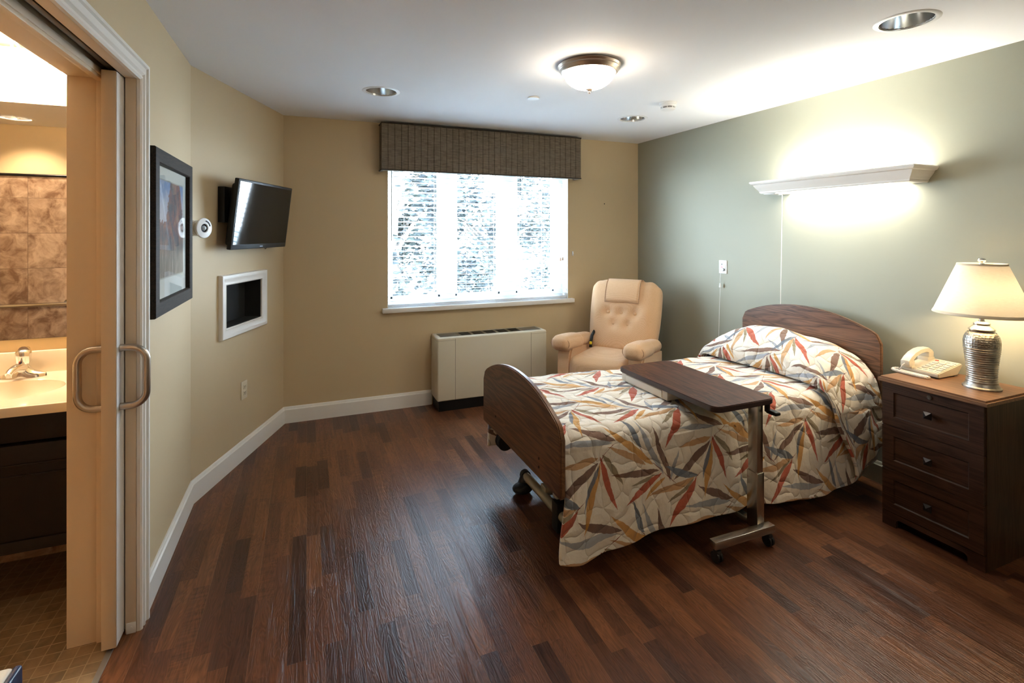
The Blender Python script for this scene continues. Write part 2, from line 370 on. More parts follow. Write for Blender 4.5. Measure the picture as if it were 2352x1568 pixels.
def lathe(bm, prof, n=48, M=None, cap0=False, cap1=False):
    rings = []
    for r, z in prof:
        ring = [bm.verts.new((r * cos(2 * pi * i / n), r * sin(2 * pi * i / n), z)) for i in range(n)]; rings.append(ring)
    for a, b in zip(rings, rings[1:]):
        for i in range(n): bm.faces.new((a[i], a[(i + 1) % n], b[(i + 1) % n], b[i]))
    if cap0: bm.faces.new(list(reversed(rings[0])))
    if cap1: bm.faces.new(rings[-1])
    if M is not None: bmesh.ops.transform(bm, matrix=M, verts=[v for r_ in rings for v in r_])
def tube(bm, pts, r, n=10, caps=True, closed=False):
    pts = [Vector(p) for p in pts]; rings = []; up = None
    rr = r if isinstance(r, (list, tuple)) else [r] * len(pts)
    N = len(pts)
    for i, p in enumerate(pts):
        a = pts[i - 1] if (i > 0 or closed) else p; b = pts[(i + 1) % N] if (i < N - 1 or closed) else p
        t = (b - a).normalized()
        if up is None: up = t.orthogonal().normalized()
        up = (up - t * up.dot(t)); up = up.normalized() if up.length > 1e-6 else t.orthogonal().normalized()
        s = t.cross(up)
        rings.append([bm.verts.new(p + (up * cos(2 * pi * k / n) + s * sin(2 * pi * k / n)) * rr[i]) for k in range(n)])
    pairs = list(zip(rings, rings[1:])) + ([(rings[-1], rings[0])] if closed else [])
    for a, b in pairs:
        for k in range(n): bm.faces.new((a[k], a[(k + 1) % n], b[(k + 1) % n], b[k]))
    if caps and not closed: bm.faces.new(list(reversed(rings[0]))); bm.faces.new(rings[-1])
def prism(bm, pts2, f0, f1, bev=0, holes=()):
    """extrude a 2D outline: f0(u,v)->3D front, f1(u,v)->3D back; optional holes"""
    loops = [list(pts2)] + [list(h) for h in holes]
    flat = [p for l in loops for p in l]
    A = [bm.verts.new(f0(*p)) for p in flat]; B = [bm.verts.new(f1(*p)) for p in flat]
    if holes:
        for t in tessellate_polygon([[Vector((p[0], p[1], 0)) for p in l] for l in loops]):
            try: bm.faces.new([A[i] for i in t]); bm.faces.new([B[i] for i in reversed(t)])
            except ValueError: pass
    else:
        bm.faces.new(A); bm.faces.new(list(reversed(B)))
    k = 0
    for l in loops:
        n = len(l)
        for i in range(n):
            bm.faces.new((A[k + i], B[k + i], B[k + (i + 1) % n], A[k + (i + 1) % n]))
        k += n
    bmesh.ops.recalc_face_normals(bm, faces=bm.faces)
def sweep(bm, path, prof, to3, closed=False):
    """sweep a profile [(offset, height)] along a 2D path with mitred corners; offset is to the left of travel"""
    n = len(path); P = [Vector(p) for p in path]; rings = []
    for i in range(n):
        d0 = (P[i] - P[i - 1]).normalized() if (i > 0 or closed) else None
        d1 = (P[(i + 1) % n] - P[i]).normalized() if (i < n - 1 or closed) else None
        if d0 is None: d0 = d1
        if d1 is None: d1 = d0
        n0, n1 = Vector((-d0.y, d0.x)), Vector((-d1.y, d1.x)); m = (n0 + n1); m = m / (m.length_squared / 2)
        rings.append([bm.verts.new(to3(P[i].x + m.x * o, P[i].y + m.y * o, h)) for o, h in prof])
    m = len(prof)
    for i in range(n if closed else n - 1):
        a, b = rings[i], rings[(i + 1) % n]
        for k in range(m): bm.faces.new((a[k], b[k], b[(k + 1) % m], a[(k + 1) % m]))
    if not closed: bm.faces.new(rings[0]); bm.faces.new(list(reversed(rings[-1])))
    bmesh.ops.recalc_face_normals(bm, faces=bm.faces)

def link(name, bm, m, parent=None, smooth=35, loc=None):
    me = bpy.data.meshes.new(name)
    bmesh.ops.recalc_face_normals(bm, faces=bm.faces) if False else None
    bm.to_mesh(me); bm.free()
    for mm in (m if isinstance(m, (list, tuple)) else [m]): me.materials.append(mm)
    if smooth:
        me.polygons.foreach_set('use_smooth', [True] * len(me.polygons))
        try: me.set_sharp_from_angle(angle=R(smooth))
        except Exception: pass
    o = bpy.data.objects.new(name, me); COL.objects.link(o)
    if parent: o.parent = parent
    if loc: o.location = loc
    return o
def tag(o, label, cat, group=None, kind=None):
    if label: o['label'] = label
    if cat: o['category'] = cat
    if group: o['group'] = group
    if kind: o['kind'] = kind
    return o
def thing(name, label, cat, loc=(0, 0, 0), rz=0, group=None, rot=None):
    o = bpy.data.objects.new(name, None); COL.objects.link(o); o.empty_display_size = .05
    o.location = loc; o.rotation_euler = rot or (0, 0, rz)
    return tag(o, label, cat, group)
def struct(name, bm, m, parent=None, smooth=35, label=None):
    o = link(name, bm, m, parent, smooth)
    if not parent: o['kind'] = 'structure'
    if label: o['label'] = label
    return o
def dup(root, loc=None, rz=None, label=None):
    def cp(o, par):
        c = o.copy(); COL.objects.link(c); c.parent = par
        for ch in list(o.children): cp(ch, c)
        return c
    c = cp(root, None)
    if loc: c.location = loc
    if rz is not None: c.rotation_euler = (0, 0, rz)
    if label: c['label'] = label
    return c
def rbox(bm, lo, hi, r=.02, seg=3, M=None): return box(bm, lo, hi, r, seg, M)

# ------------------------------------------------------------------ the shell
H = 2.44
XL, XR, YB, YN = -.597, 3.211, 4.378, -1.9
P0, P1 = Vector((XL, 3.267)), Vector((-.170, YB))
U = (P1 - P0).normalized(); TVROT = math.atan2(U.y, U.x); TVLEN = (P1 - P0).length
DY0, DY1, DZ = 1.29, 2.302, 2.092          # doorway along y, head height
BX0, BY0, BY1 = -2.9, .40, 3.02            # bathroom

cans = [((.455, 3.40), 'recessed downlight in the ceiling near the picture wall, left of the dome light'),
        ((2.444, 1.395), 'large-looking recessed downlight in the ceiling nearest the camera at top right'),
        ((2.463, 3.435), 'recessed downlight in the ceiling beside the smoke detector, above the armchair'),
        ((-2.19, .72), 'recessed downlight in the bathroom ceiling, seen in the mirror')]
bm = newbm()
hole = lambda c, r=.098, n=32: [(c[0] + r * cos(2 * pi * i / n), c[1] - r * sin(2 * pi * i / n)) for i in range(n)]
prism(bm, [(-3.05, YN - .15), (3.4, YN - .15), (3.4, YB + .2), (-3.05, YB + .2)],
      lambda u, v: (u, v, H), lambda u, v: (u, v, H + .03), holes=[hole(c) for c, _ in cans])
struct('ceiling', bm, M_ceil, smooth=0)

bm = newbm(); box(bm, (-.655, YN, -.05), (XR + .05, YB + .05, 0)); struct('floor', bm, M_floor, smooth=0)
bm = newbm(); box(bm, (BX0 - .05, BY0 - .05, -.05), (-.655, BY1 + .05, 0)); struct('floor', bm, M_bathfloor, smooth=0)
bm = newbm(); box(bm, (XR, YN, 0), (XR + .12, YB + .2, H)); struct('wall_right', bm, M_green, smooth=0)
# window wall with opening
WX0, WX1, WZ0, WZ1 = .639, 2.383, .862, 2.14
bm = newbm()
prism(bm, [(-.30, 0), (XR, 0), (XR, H), (-.30, H)], lambda u, v: (u, YB, v), lambda u, v: (u, YB + .2, v),
      holes=[[(WX0, WZ0), (WX0, WZ1), (WX1, WZ1), (WX1, WZ0)]])
struct('wall_back', bm, M_beige, smooth=0)
# angled wall with recess opening (local frame: x along wall, -y into room)
NX0, NX1, NZ0, NZ1 = .341, .803, .910, 1.180
bm = newbm()
prism(bm, [(-.0, 0), (TVLEN, 0), (TVLEN, H), (0, H)], lambda u, v: (u, 0, v), lambda u, v: (u + (.04 if u < .5 else 0), .12, v),
      holes=[[(NX0, NZ0), (NX0, NZ1), (NX1, NZ1), (NX1, NZ0)]])
wa = struct('wall_angled', bm, M_beige, smooth=0); wa.location = (P0.x, P0.y, 0); wa.rotation_euler = (0, 0, TVROT)
# left wall: two skins with the door pocket between, header, solid part near the camera
bm = newbm()
box(bm, (-.632, DY1 + .012, 0), (XL, 3.30, H)); box(bm, (-.632, DY0, DZ + .012), (XL, DY1 + .012, H))
box(bm, (-.80, YN, 0), (XL, DY0 - .012, H))
struct('wall_left', bm, M_beige, smooth=0)
bm = newbm()
box(bm, (-.80, DY1 + .012, 0), (-.70, BY1, H)); box(bm, (-.80, DY0 - .012, DZ + .012), (-.70, DY1 + .012, H))
struct('wall_bathroom_right', bm, M_bathwall, smooth=0)
bm = newbm(); box(bm, (BX0 - .1, BY1, 0), (-.64, BY1 + .1, H)); struct('wall_bathroom_back', bm, M_bathwall, smooth=0)
bm = newbm(); box(bm, (BX0 - .1, BY0 - .1, 0), (BX0, BY1, H)); struct('wall_bathroom_left', bm, M_bathwall, smooth=0)
bm = newbm(); box(bm, (BX0, BY0 - .1, 2.02), (-.80, BY0, H)); box(bm, (BX0, BY0 - .1, 0), (-.80, BY0 - .02, 2.02))
struct('wall_bathroom_near', bm, M_bathwall, smooth=0)
bm = newbm(); box(bm, (BX0, BY0 - .02, 0), (-.80, BY0 + .006, 2.0)); t_ = struct('trim_1', bm, M_walltile, smooth=0, label='brown marbled wall tiles')
bm = newbm(); cyl(bm, (BX0, BY0 + .008, 2.008), (-.80, BY0 + .008, 2.008), .012); struct('trim_2', bm, M_dark)
bm = newbm(); box(bm, (BX0, BY1 - .008, 0), (-.80, BY1, .33)); struct('trim_3', bm, M_walltile, smooth=0)
bm = newbm(); box(bm, (-3.0, YN - .1, 0), (XR + .12, YN, H)); struct('wall_near', bm, M_beige, smooth=0)
bm = newbm(); box(bm, (-.668, DY0, -.001), (-.648, DY1, .003), .001); struct('trim_4', bm, mat('threshold_strip', (.3, .28, .25), .4, .6), smooth=0)

# baseboards
bprof = [(0, 0), (0, .128), (.006, .128), (.009, .124), (.010, .112), (.016, .106), (.016, 0)]
bprofR = [(-o, h) for o, h in bprof]
fl = lambda x, y, h: (x, y, h)
bm = newbm(); sweep(bm, [(XL, 2.372), (P0.x, P0.y), (P1.x, P1.y), (1.02, YB)], bprofR, fl); struct('baseboard_left', bm, M_trim)
bm = newbm(); sweep(bm, [(2.03, YB), (XR, YB)], bprofR, fl); struct('baseboard_back', bm, M_trim)
bm = newbm(); sweep(bm, [(XR, YB - .016), (XR, YN + .02)], bprofR, fl); struct('baseboard_right', bm, M_green)

# doorway casing (profile across face: offset outward from opening, height off the wall)
cprof = [(0, 0), (0, .012), (.006, .018), (.012, .018), (.014, .013), (.020, .013), (.026, .021), (.034, .021), (.038, .017), (.052, .019), (.056, .026), (.066, .027), (.068, .020), (.068, 0)]
bm = newbm()
sweep(bm, [(DY1, 0), (DY1, DZ), (DY0, DZ), (DY0, 0)], [(-o, h) for o, h in cprof], lambda u, v, h: (XL + h, u, v))
struct('trim_5', bm, M_trim, label='white stepped casing around the bathroom doorway')
bm = newbm()      # split jambs
box(bm, (-.632, DY1, 0), (XL + .002, DY1 + .012, DZ), .001); box(bm, (-.632, DY0 - .012, DZ), (XL + .002, DY1 + .012, DZ + .012), .001)
box(bm, (-.806, DY1 - .003, 0), (-.688, DY1 + .012, DZ - .01), .0015); box(bm, (-.806, DY0, DZ - .012), (-.688, DY1 + .012, DZ + .012), .0015)
box(bm, (-.716, DY1 - .012, 0), (-.692, DY1, DZ - .01), .002); box(bm, (-.716, DY0, DZ - .024), (-.692, DY1, DZ - .01), .002)
box(bm, (-.806, DY0 - .012, 0), (XL + .002, DY0, DZ), .001)
struct('trim_6', bm, M_cream)
bm = newbm()
box(bm, (-.690, DY0, DZ + .03), (-.632, DY1 + .3, DZ + .06)); box(bm, (-.668, DY0, DZ + .012), (-.650, DY1, DZ + .032), .002)
struct('trim_7', bm, mat('track_aluminium', (.14, .11, .08), .35, .8))
# floor guide on the jamb foot
bm = newbm(); box(bm, (-.628, DY1 - .004, 0), (-.598, DY1, .04), .001); cyl(bm, (-.612, DY1 - .006, .022), (-.612, DY1 - .003, .022), .004)
struct('trim_8', bm, M_white)
# the sliding door, mostly inside its pocket
bm = newbm(); box(bm, (-.681, 2.222, .012), (-.637, 3.0, DZ + .002), .0015)
door = struct('door_1', bm, M_cream, label='cream sliding pocket door pushed back into the wall')
door_edge_white = mat('white_door_paint', (.72, .70, .68), .35)
bm = newbm(); box(bm, (-.6365, 2.224, .014), (-.6355, 2.999, DZ)); struct('door_face', bm, door_edge_white, parent=door)
def dpull(sx, label):
    bm = newbm(); z0, z1 = .870, 1.086
    y = 2.262; x0 = -.681 if sx < 0 else -.6355; e = x0 + sx * .081; r = .050
    pts = [(x0, y, z1)]
    for k in range(9): a = pi / 2 * k / 8; pts.append((e - sx * r + sx * r * sin(a), y, z1 - r + r * cos(a)))
    for k in range(9): a = pi / 2 * k / 8; pts.append((e - sx * r + sx * r * cos(a), y, z0 + r - r * sin(a)))
    pts.append((x0, y, z0))
    tube(bm, pts, .0125, 20); return struct('door_handle', bm, M_steel, parent=door, label=label)
dpull(-1, 'brushed steel pull on the bathroom face'); dpull(1, 'brushed steel pull on the room face')

# ------------------------------------------------------------------ window
win = thing('window_1', 'white three-light window behind a lowered blind', 'window', (0, 0, 0))
for k in ('category',): del win[k]
win['kind'] = 'structure'
FY = 4.49
bm = newbm()
xs = [(WX0, .68), (1.128, 1.268), (1.711, 1.873), (2.288, WX1)]
for a, b in xs: box(bm, (a, FY, WZ0), (b, FY + .07, WZ1), .004)
box(bm, (WX0, FY - .0015, WZ0), (WX1, FY + .072, .925), .004); box(bm, (WX0, FY - .0015, 2.09), (WX1, FY + .072, WZ1), .004)
M_vinyl = mat('white_window_vinyl', (.80, .81, .82), .35)
link('window_frame', bm, M_vinyl, win)
lites = [(.68, 1.128), (1.268, 1.711), (1.873, 2.288)]
for a, b in lites:
    bm = newbm()
    for (p, q) in (((a, .925), (a + .022, 2.09)), ((b - .022, .925), (b, 2.09)), ((a, .925), (b, .947)), ((a, 2.068), (b, 2.09))):
        box(bm, (p[0], FY + .012, p[1]), (q[0], FY + .05, q[1]), .003)
    s_ = link('sash', bm, M_vinyl, win)
    bm = newbm(); box(bm, (a + .02, FY + .028, .945), (b - .02, FY + .033, 2.07)); link('pane', bm, M_pane, s_, 0)
for x in (1.198, 1.792):
    bm = newbm(); box(bm, (x - .008, FY - .012, 1.15), (x + .008, FY + .001, 1.22), .003); link('latch', bm, M_white, win)
bm = newbm(); box(bm, (WX0, YB - .0, WZ0 - .001), (WX0 + .004, FY, WZ1)); box(bm, (WX1 - .004, YB, WZ0), (WX1, FY, WZ1)); box(bm, (WX0, YB, WZ1 - .004), (WX1, FY, WZ1))
link('reveal', bm, M_trim, win, 0)
bm = newbm(); box(bm, (WX0 - .045, YB - .045, .826), (WX1 + .05, FY, .866), .005); 
link('window_sill', bm, M_trim, win)

# blind
bl = thing('window_blind', 'white horizontal slat blind hanging in the window under the valance', 'blind', (1.511, 4.425, .88))
M_slat = bpy.data.materials.new('white_blind_slat'); M_slat.use_nodes = True; M_slat.node_tree.nodes.clear()
nd(M_slat.node_tree, 'OutputMaterial', {'Surface': nd(M_slat.node_tree, 'MixShader', {0: .25, 1: nd(M_slat.node_tree, 'BsdfDiffuse', {'Color': (.84, .85, .86, 1)}).outputs[0], 2: nd(M_slat.node_tree, 'BsdfTranslucent', {'Color': (.8, .82, .85, 1)}).outputs[0]}).outputs[0]})
bw = (WX1 - WX0) / 2 - .008
def slat_bm():
    bm = newbm(); n = 5; rows = []
    for s in (1, -1):
        for i in range(n):
            t = i / (n - 1) * 2 - 1; zz = .003 * (1 - t * t) + (.0012 if s > 0 else -.0012)
            rows.append([bm.verts.new((x, t * .025, zz)) for x in (-bw, bw)])
    r1, r2 = rows[:n], rows[n:]
    loop = r1 + r2[::-1]
    for a, b in zip(loop, loop[1:] + loop[:1]): bm.faces.new((a[0], a[1], b[1], b[0]))
    bm.faces.new([r[0] for r in loop]); bm.faces.new([r[1] for r in reversed(loop)])
    bmesh.ops.recalc_face_normals(bm, faces=bm.faces)
    return bm
s0 = link('slat', slat_bm(), M_slat, bl, 60); s0.location = (0, 0, .035); s0.rotation_euler = (R(-4), 0, 0)
for k in range(1, 27):
    c = s0.copy(); COL.objects.link(c); c.parent = bl; c.location = (0, 0, .035 + .043 * k)
bm = newbm(); box(bm, (-bw, -.027, -.009), (bw, .027, .009), .004); link('bottom_rail', bm, M_slat, bl)
bm = newbm(); box(bm, (-bw, -.03, 1.20), (bw, .03, 1.25), .003); link('headrail', bm, M_slat, bl)
M_cord = mat('white_cord', (.78, .78, .76), .7)
for x in (-.72, -.45, -.15, .12, .38, .62, .80):
    bm = newbm()
    for y in (-.027, .027): cyl(bm, (x, y, 0), (x, y, 1.2), .0011, n=6)
    tube(bm, [(x, -.028, .0), (x + .006, -.03, -.012), (x + .014, -.032, -.02)], .0012, 6)
    link('ladder_cord', bm, M_cord, bl)
bm = newbm(); cyl(bm, (-.835, -.038, .56), (-.835, -.036, 1.2), .0042, n=10); link('tilt_wand', bm, mat('smoky_wand', (.25, .27, .25), .2), bl)
bm = newbm()
for x in (.795, .815): cyl(bm, (x, -.036, .385), (x, -.034, 1.2), .0012, n=6)
pc = link('pull_cord', bm, M_cord, bl)
for x, z in ((.793, .365), (.818, .37)):
    bm = newbm(); cyl(bm, (x, -.036, z - .012), (x, -.036, z + .018), .008, .005, n=12); link('tassel', bm, mat('wooden_tassel', (.5, .3, .17), .5), pc)

# valance (pleated cornice box)
vx0, vx1, vy, vz0, vz1 = .572, 2.452, 4.250, 2.026, 2.422
val = thing('window_valance', 'taupe pleated fabric cornice box mounted above the window', 'valance', ((vx0 + vx1) / 2, YB, vz0))
hw = (vx1 - vx0) / 2; d_ = YB - vy
bm = newbm()
random.seed(3)
npl = 34; cols_ = []
pts_ = [(-hw, 0)] + [(-hw, -d_)]
x = -hw
pl = []
for i in range(npl):
    w_ = 2 * hw / npl
    pl.append((-hw + w_ * i + .0006, -d_ - .005)); pl.append((-hw + w_ * (i + 1) - .007, -d_ - .0035)); pl.append((-hw + w_ * (i + 1) - .0045, -d_ + .0015))
outer = [(-hw, 0), (-hw, -d_)] + pl + [(hw, -d_), (hw, 0), (hw - .02, 0), (hw - .02, -d_ + .025), (-hw + .02, -d_ + .025), (-hw + .02, 0)]
A = [bm.verts.new((p[0], p[1], .0)) for p in outer]; Bv = [bm.verts.new((p[0], p[1], vz1 - vz0)) for p in outer]
n = len(outer)
for i in range(n): bm.faces.new((A[i], A[(i + 1) % n], Bv[(i + 1) % n], Bv[i]))
for t in tessellate_polygon([[Vector((p[0], p[1], 0)) for p in outer]]):
    bm.faces.new([A[i] for i in t]); bm.faces.new([Bv[i] for i in reversed(t)])
box(bm, (-hw, -d_, vz1 - vz0 - .004), (hw, 0, vz1 - vz0 + .002))
bmesh.ops.recalc_face_normals(bm, faces=bm.faces)
link('pleated_cover', bm, M_val, val, 25)
for zz in (.006, vz1 - vz0 - .003):
    bm = newbm(); tube(bm, [(-hw - .002, 0, zz), (-hw - .002, -d_ - .004, zz), (hw + .002, -d_ - .004, zz), (hw + .002, 0, zz)], .0055, 8)
    link('piping', bm, mat('dark_taupe_piping', (.045, .035, .026), .9), val)

# wall marks near the window
bm = newbm(); sphere(bm, (0, 0, 0), .006, (1, .4, 1), 10, 8); tag(link('wall_screw', bm, M_dark, loc=(2.80, YB - .001, 1.802)), 'tiny dark screw in the beige wall high to the right of the window', 'screw')
bm = newbm(); box(bm, (-.006, -.012, -.022), (.006, .002, .022), .002); sphere(bm, (0, -.014, 0), .006)
tag(link('cord_cleat', bm, M_white, loc=(2.432, YB - .002, 1.304)), 'small clear cleat on the wall just right of the blind', 'cleat')

# ------------------------------------------------------------------ ceiling fittings
def can_bm_parts(root):
    bm = newbm(); lathe(bm, [(.098, .004), (.100, -.004), (.118, -.003), (.122, 0), (.122, .002)], 48); link('trim_ring', bm, M_white, root)
    bm = newbm(); lathe(bm, [(.099, -.002), (.097, .01), (.092, .05), (.080, .10), (.066, .14), (.060, .15)], 48); link('reflector', bm, mat('satin_reflector', (.62, .62, .62), .20, 1), root)
    bm = newbm(); lathe(bm, [(.125, .031), (.125, .19), (.001, .19)], 32); lathe(bm, [(.060, .149), (.060, .175), (.001, .175)], 32)
    link('housing', bm, mat('can_housing', (.3, .3, .3), .5), root)
    bm = newbm(); lathe(bm, [(.001, .115), (.02, .118), (.036, .13), (.038, .15), (.02, .17)], 32); return bm
M_bulboff = mat('unlit_bulb', (.55, .55, .55), .25)
for i, (c, lb) in enumerate(cans):
    r = thing('recessed_downlight', lb, 'ceiling light', (c[0], c[1], H), 0, 'recessed downlights')
    if i == 0: link('bulb', can_bm_parts(r), M_bulboff, r); c0 = r
    else:
        bpy.data.objects.remove(r)
        r = dup(c0, (c[0], c[1], H), 0, lb)
        if i == 3:
            for ch in r.children:
                if ch.name.startswith('bulb'):
                    ch.data = ch.data.copy(); ch.data.materials[0] = emis('lit_bath_bulb', (1, .78, .5), 40)
bl_ = bpy.data.lights.new('bathroom_downlight', 'SPOT'); bl_.energy = BATH_CAN_W; bl_.color = (1, .80, .56); bl_.spot_size = R(110); bl_.spot_blend = .6; bl_.shadow_soft_size = .05
bo_ = bpy.data.objects.new('bathroom_downlight', bl_); COL.objects.link(bo_); bo_.location = (-2.19, .72, H + .10)

# dome light
dome = thing('dome_ceiling_light', 'lit white glass dome light with brushed nickel rim on the ceiling', 'ceiling light', (1.455, 2.43, H))
bm = newbm(); lathe(bm, [(.150, 0), (.172, -.001), (.174, -.008), (.166, -.018), (.168, -.024), (.160, -.034), (.158, -.040), (.152, -.046), (.146, -.047), (.145, -.03)], 64, cap0=False)
link('rim', bm, M_nickel, dome)
bm = newbm(); lathe(bm, [(.144, -.040), (.141, -.055), (.130, -.078), (.110, -.100), (.082, -.118), (.050, -.129), (.020, -.134), (.001, -.135)], 64)
link('glass_bowl', bm, emis('lit_opal_glass', (1, .86, .68), DOME_EMIT), dome)
bm = newbm(); lathe(bm, [(.001, -.133), (.020, -.133), (.017, -.140), (.008, -.144), (.006, -.147), (.0075, -.151), (.005, -.156), (.001, -.158)], 24); link('finial', bm, M_nickel, dome)

fill_dome = dup(dome, (1.35, -.75, H), 0, 'unseen copy of the dome light added as ambient fill behind the camera')  # added fill light, never in view, lifts the ambient level
for ch in fill_dome.children:
    if ch.name.startswith('glass_bowl'):
        ch.data = ch.data.copy(); ch.data.materials[0] = emis('fill_dome_glass', (1, .88, .72), FILL_EMIT)
for o_ in (dome, fill_dome): o_['group'] = 'dome ceiling lights'
bm = newbm(); lathe(bm, [(.001, -.010), (.038, -.010), (.041, -.007), (.041, -.004)], 32); lathe(bm, [(.036, -.004), (.036, 0.0)], 32)
tag(link('sprinkler_cover', bm, M_white, loc=(1.447, 3.155, H)), 'small flat white sprinkler cover disc on the ceiling', 'sprinkler')
sm = thing('smoke_detector', 'white round smoke detector on the ceiling near the green wall', 'smoke detector', (2.40, 2.92, H))
bm = newbm(); lathe(bm, [(.062, 0), (.062, -.010), (.057, -.013), (.058, -.020), (.055, -.027), (.050, -.032)], 40); link('base', bm, M_white, sm)
bm = newbm(); lathe(bm, [(.044, -.030), (.044, -.042)], 40); link('vent_core', bm, M_black, sm)
bm = newbm(); lathe(bm, [(.050, -.042), (.048, -.048), (.038, -.054), (.001, -.056)], 40, cap0=True)
for k in range(8):
    a = k * pi / 4; box(bm, (-.002, -.003, -.044), (.004, .003, -.030), M=Matrix.Rotation(a, 4, 'Z') @ Matrix.Translation((.047, 0, 0)))
lathe(bm, [(.049, -.035), (.0505, -.0365), (.049, -.038)], 40)
link('cap', bm, M_white, sm)

# ------------------------------------------------------------------ crown moulding wall light
wl = thing('wall_light', 'white crown moulding light glowing up and down the green wall above the bed', 'wall light', (XR, 2.21, 1.79))
cr_prof = [(0, 0), (.004, .006), (.006, .006), (.006, .014), (.010, .018), (.012, .024), (.020, .034), (.032, .052), (.036, .062), (.040, .064), (.046, .066), (.050, .072), (.054, .078), (.054, .084), (.050, .088), (.042, .088), (.038, .080), (.010, .030), (-.012, .01), (-.012, 0)]
bm = newbm()
sweep(bm, [(0, .485), (-.166, .485), (-.166, -.485), (0, -.485)], [(-o, h) for o, h in cr_prof], fl)
link('crown_moulding', bm, mat('white_moulding_paint', (.80, .77, .72), .3), wl)
bm = newbm(); box(bm, (-.15, -.40, .012), (-.02, .47 - .10, .016)); link('down_diffuser', bm, emis('lit_down_diffuser', (1, .95, .84), WALL_DOWN), wl, 0)
bm = newbm(); box(bm, (-.15, -.42, .030), (-.03, .36, .034)); link('up_diffuser', bm, emis('lit_up_diffuser', (1, .95, .84), WALL_UP), wl, 0)
bm = newbm(); box(bm, (-.155, -.475, .017), (0, .475, .029)); box(bm, (-.155, .372, -.006), (-.004, .47, .016), .003); box(bm, (-.155, -.475, .0), (-.004, -.405, .016)); link('housing', bm, M_white, wl)
bm = newbm(); cyl(bm, (-.09, .385, -.012), (-.09, .385, -.004), .012, n=16); cyl(bm, (-.09, .385, -.95), (-.07, .385, -.012), .0022, n=8); link('pull_cord', bm, M_cord, wl)

# call switch on green wall
cs = thing('call_switch', 'white nurse call plate with hanging pull cord on the green wall', 'call switch', (XR, 3.213, 1.225))
bm = newbm(); box(bm, (-.008, -.041, -.055), (0, .041, .055), .003); link('plate', bm, M_white, cs)
bm = newbm(); box(bm, (-.011, -.030, -.036), (-.008, .026, .036), .002); link('inner_panel', bm, mat('light_grey_plastic', (.62, .62, .61), .4), cs)
bm = newbm(); cyl(bm, (-.0115, -.004 + .008, .022), (-.014, .004, .022), .005, n=14); link('jack', bm, M_black, cs)
bm = newbm(); cyl(bm, (-.011, -.014, -.022), (-.016, -.014, -.022), .011, n=20); link('dark_ring', bm, M_dark, cs)
bm = newbm(); cyl(bm, (-.016, -.013, -.022), (-.020, -.013, -.022), .007, n=20); link('knob', bm, M_white, cs)
bm = newbm()
for zz in (.006, -.006): box(bm, (-.0118, -.006, zz - .0018), (-.0110, .018, zz + .0018))
box(bm, (-.0118, .004, -.006), (-.0110, .008, .006)); link('red_marking', bm, mat('faded_red_print', (.62, .16, .2), .5), cs, 0)
bm = newbm(); tube(bm, [(-.016, .014, -.05), (-.022, .013, -.10), (-.022, .012, -.14)], .0016, 8); tube(bm, [(-.022, .012, -.165), (-.023, .018, -.30), (-.024, .026, -.55), (-.024, .030, -.75)], .0016, 8)
cd = link('pull_cord', bm, M_cord, cs)
bm = newbm(); cyl(bm, (-.022, .012, -.17), (-.022, .012, -.135), .010, .006, n=16); link('tassel', bm, M_white, cd)

# ------------------------------------------------------------------ angled wall: recess, tv, detector, outlet
def onwall(name, label, cat, s, z, off=0): return thing(name, label, cat, (P0.x + U.x * s + U.y * off, P0.y + U.y * s - U.x * off, z), TVROT)
nf = onwall('wall_recess', 'white moulded frame around a black empty recess below the television', 'recess', (NX0 + NX1) / 2, (NZ0 + NZ1) / 2)
a, b = (NX1 - NX0) / 2, (NZ1 - NZ0) / 2
nprof = [(0, 0), (0, .012), (.006, .016), (.012, .013), (.022, .014), (.038, .020), (.044, .024), (.060, .024), (.064, .018), (.066, 0)]
bm = newbm(); sweep(bm, [(-a, -b), (a, -b), (a, b), (-a, b)], [(-o - .0, h) for o, h in nprof], lambda u, v, h: (u, -h, v), closed=True)
link('moulded_frame', bm, M_trim, nf)
bm = newbm()
box(bm, (-a, -.004, -b), (-a + .004, .11, b)); box(bm, (a - .004, -.004, -b), (a, .11, b))
box(bm, (-a, -.004, -b), (a, .11, -b + .004)); box(bm, (-a, -.004, b - .004), (a, .11, b)); box(bm, (-a, .106, -b), (a, .11, b))
link('black_lining', bm, M_void, nf, 0)

tv = thing('television', 'black flat screen television tilted down on an arm on the angled wall', 'television', (-.262, 3.791, 1.622), rot=(0, 0, -.389 + pi / 2))
tvb = bpy.data.objects.new('tilt_head', None)
# build in local frame: -y faces the room, tilt about x
T = Matrix.Rotation(R(7.0), 4, 'X')
w2, h2 = .3675, .22
bm = newbm(); box(bm, (-w2, .0, -h2), (w2, .028, h2), .006, M=T); box(bm, (-w2 + .03, .02, -h2 + .02), (w2 - .03, .062, h2 - .03), .018, 3, M=T); link('body', bm, M_black, tv)
bm = newbm(); box(bm, (-w2 + .016, -.0015, -h2 + .032), (w2 - .016, .001, h2 - .016), M=T); link('screen', bm, M_glassw, tv, 0)
bm = newbm()
for k in range(7): box(bm, (-.020 + k * .0058, -.0014, -h2 + .012), (-.0158 + k * .0058, .0, -h2 + .018), M=T)
link('maker_mark', bm, mat('silver_print', (.5, .6, .75), .4), tv, 0)
bm = newbm(); tube(bm, [T @ Vector((.10, .03, -h2 + .003)), T @ Vector((.125, .03, -h2 - .012)), T @ Vector((.15, .03, -h2 + .003))], .0025, 8); link('cable_loop', bm, M_dark, tv)
bm = newbm(); box(bm, (-.09, .105, -.09), (.09, .121, .13), .003); box(bm, (-.05, .06, -.05), (.05, .11, .09), .004); box(bm, (-.345, .075, -.05), (-.26, .119, .17), .004); box(bm, (-.30, .095, .02), (.0, .115, .06), .003)
link('wall_bracket', bm, M_black, tv)

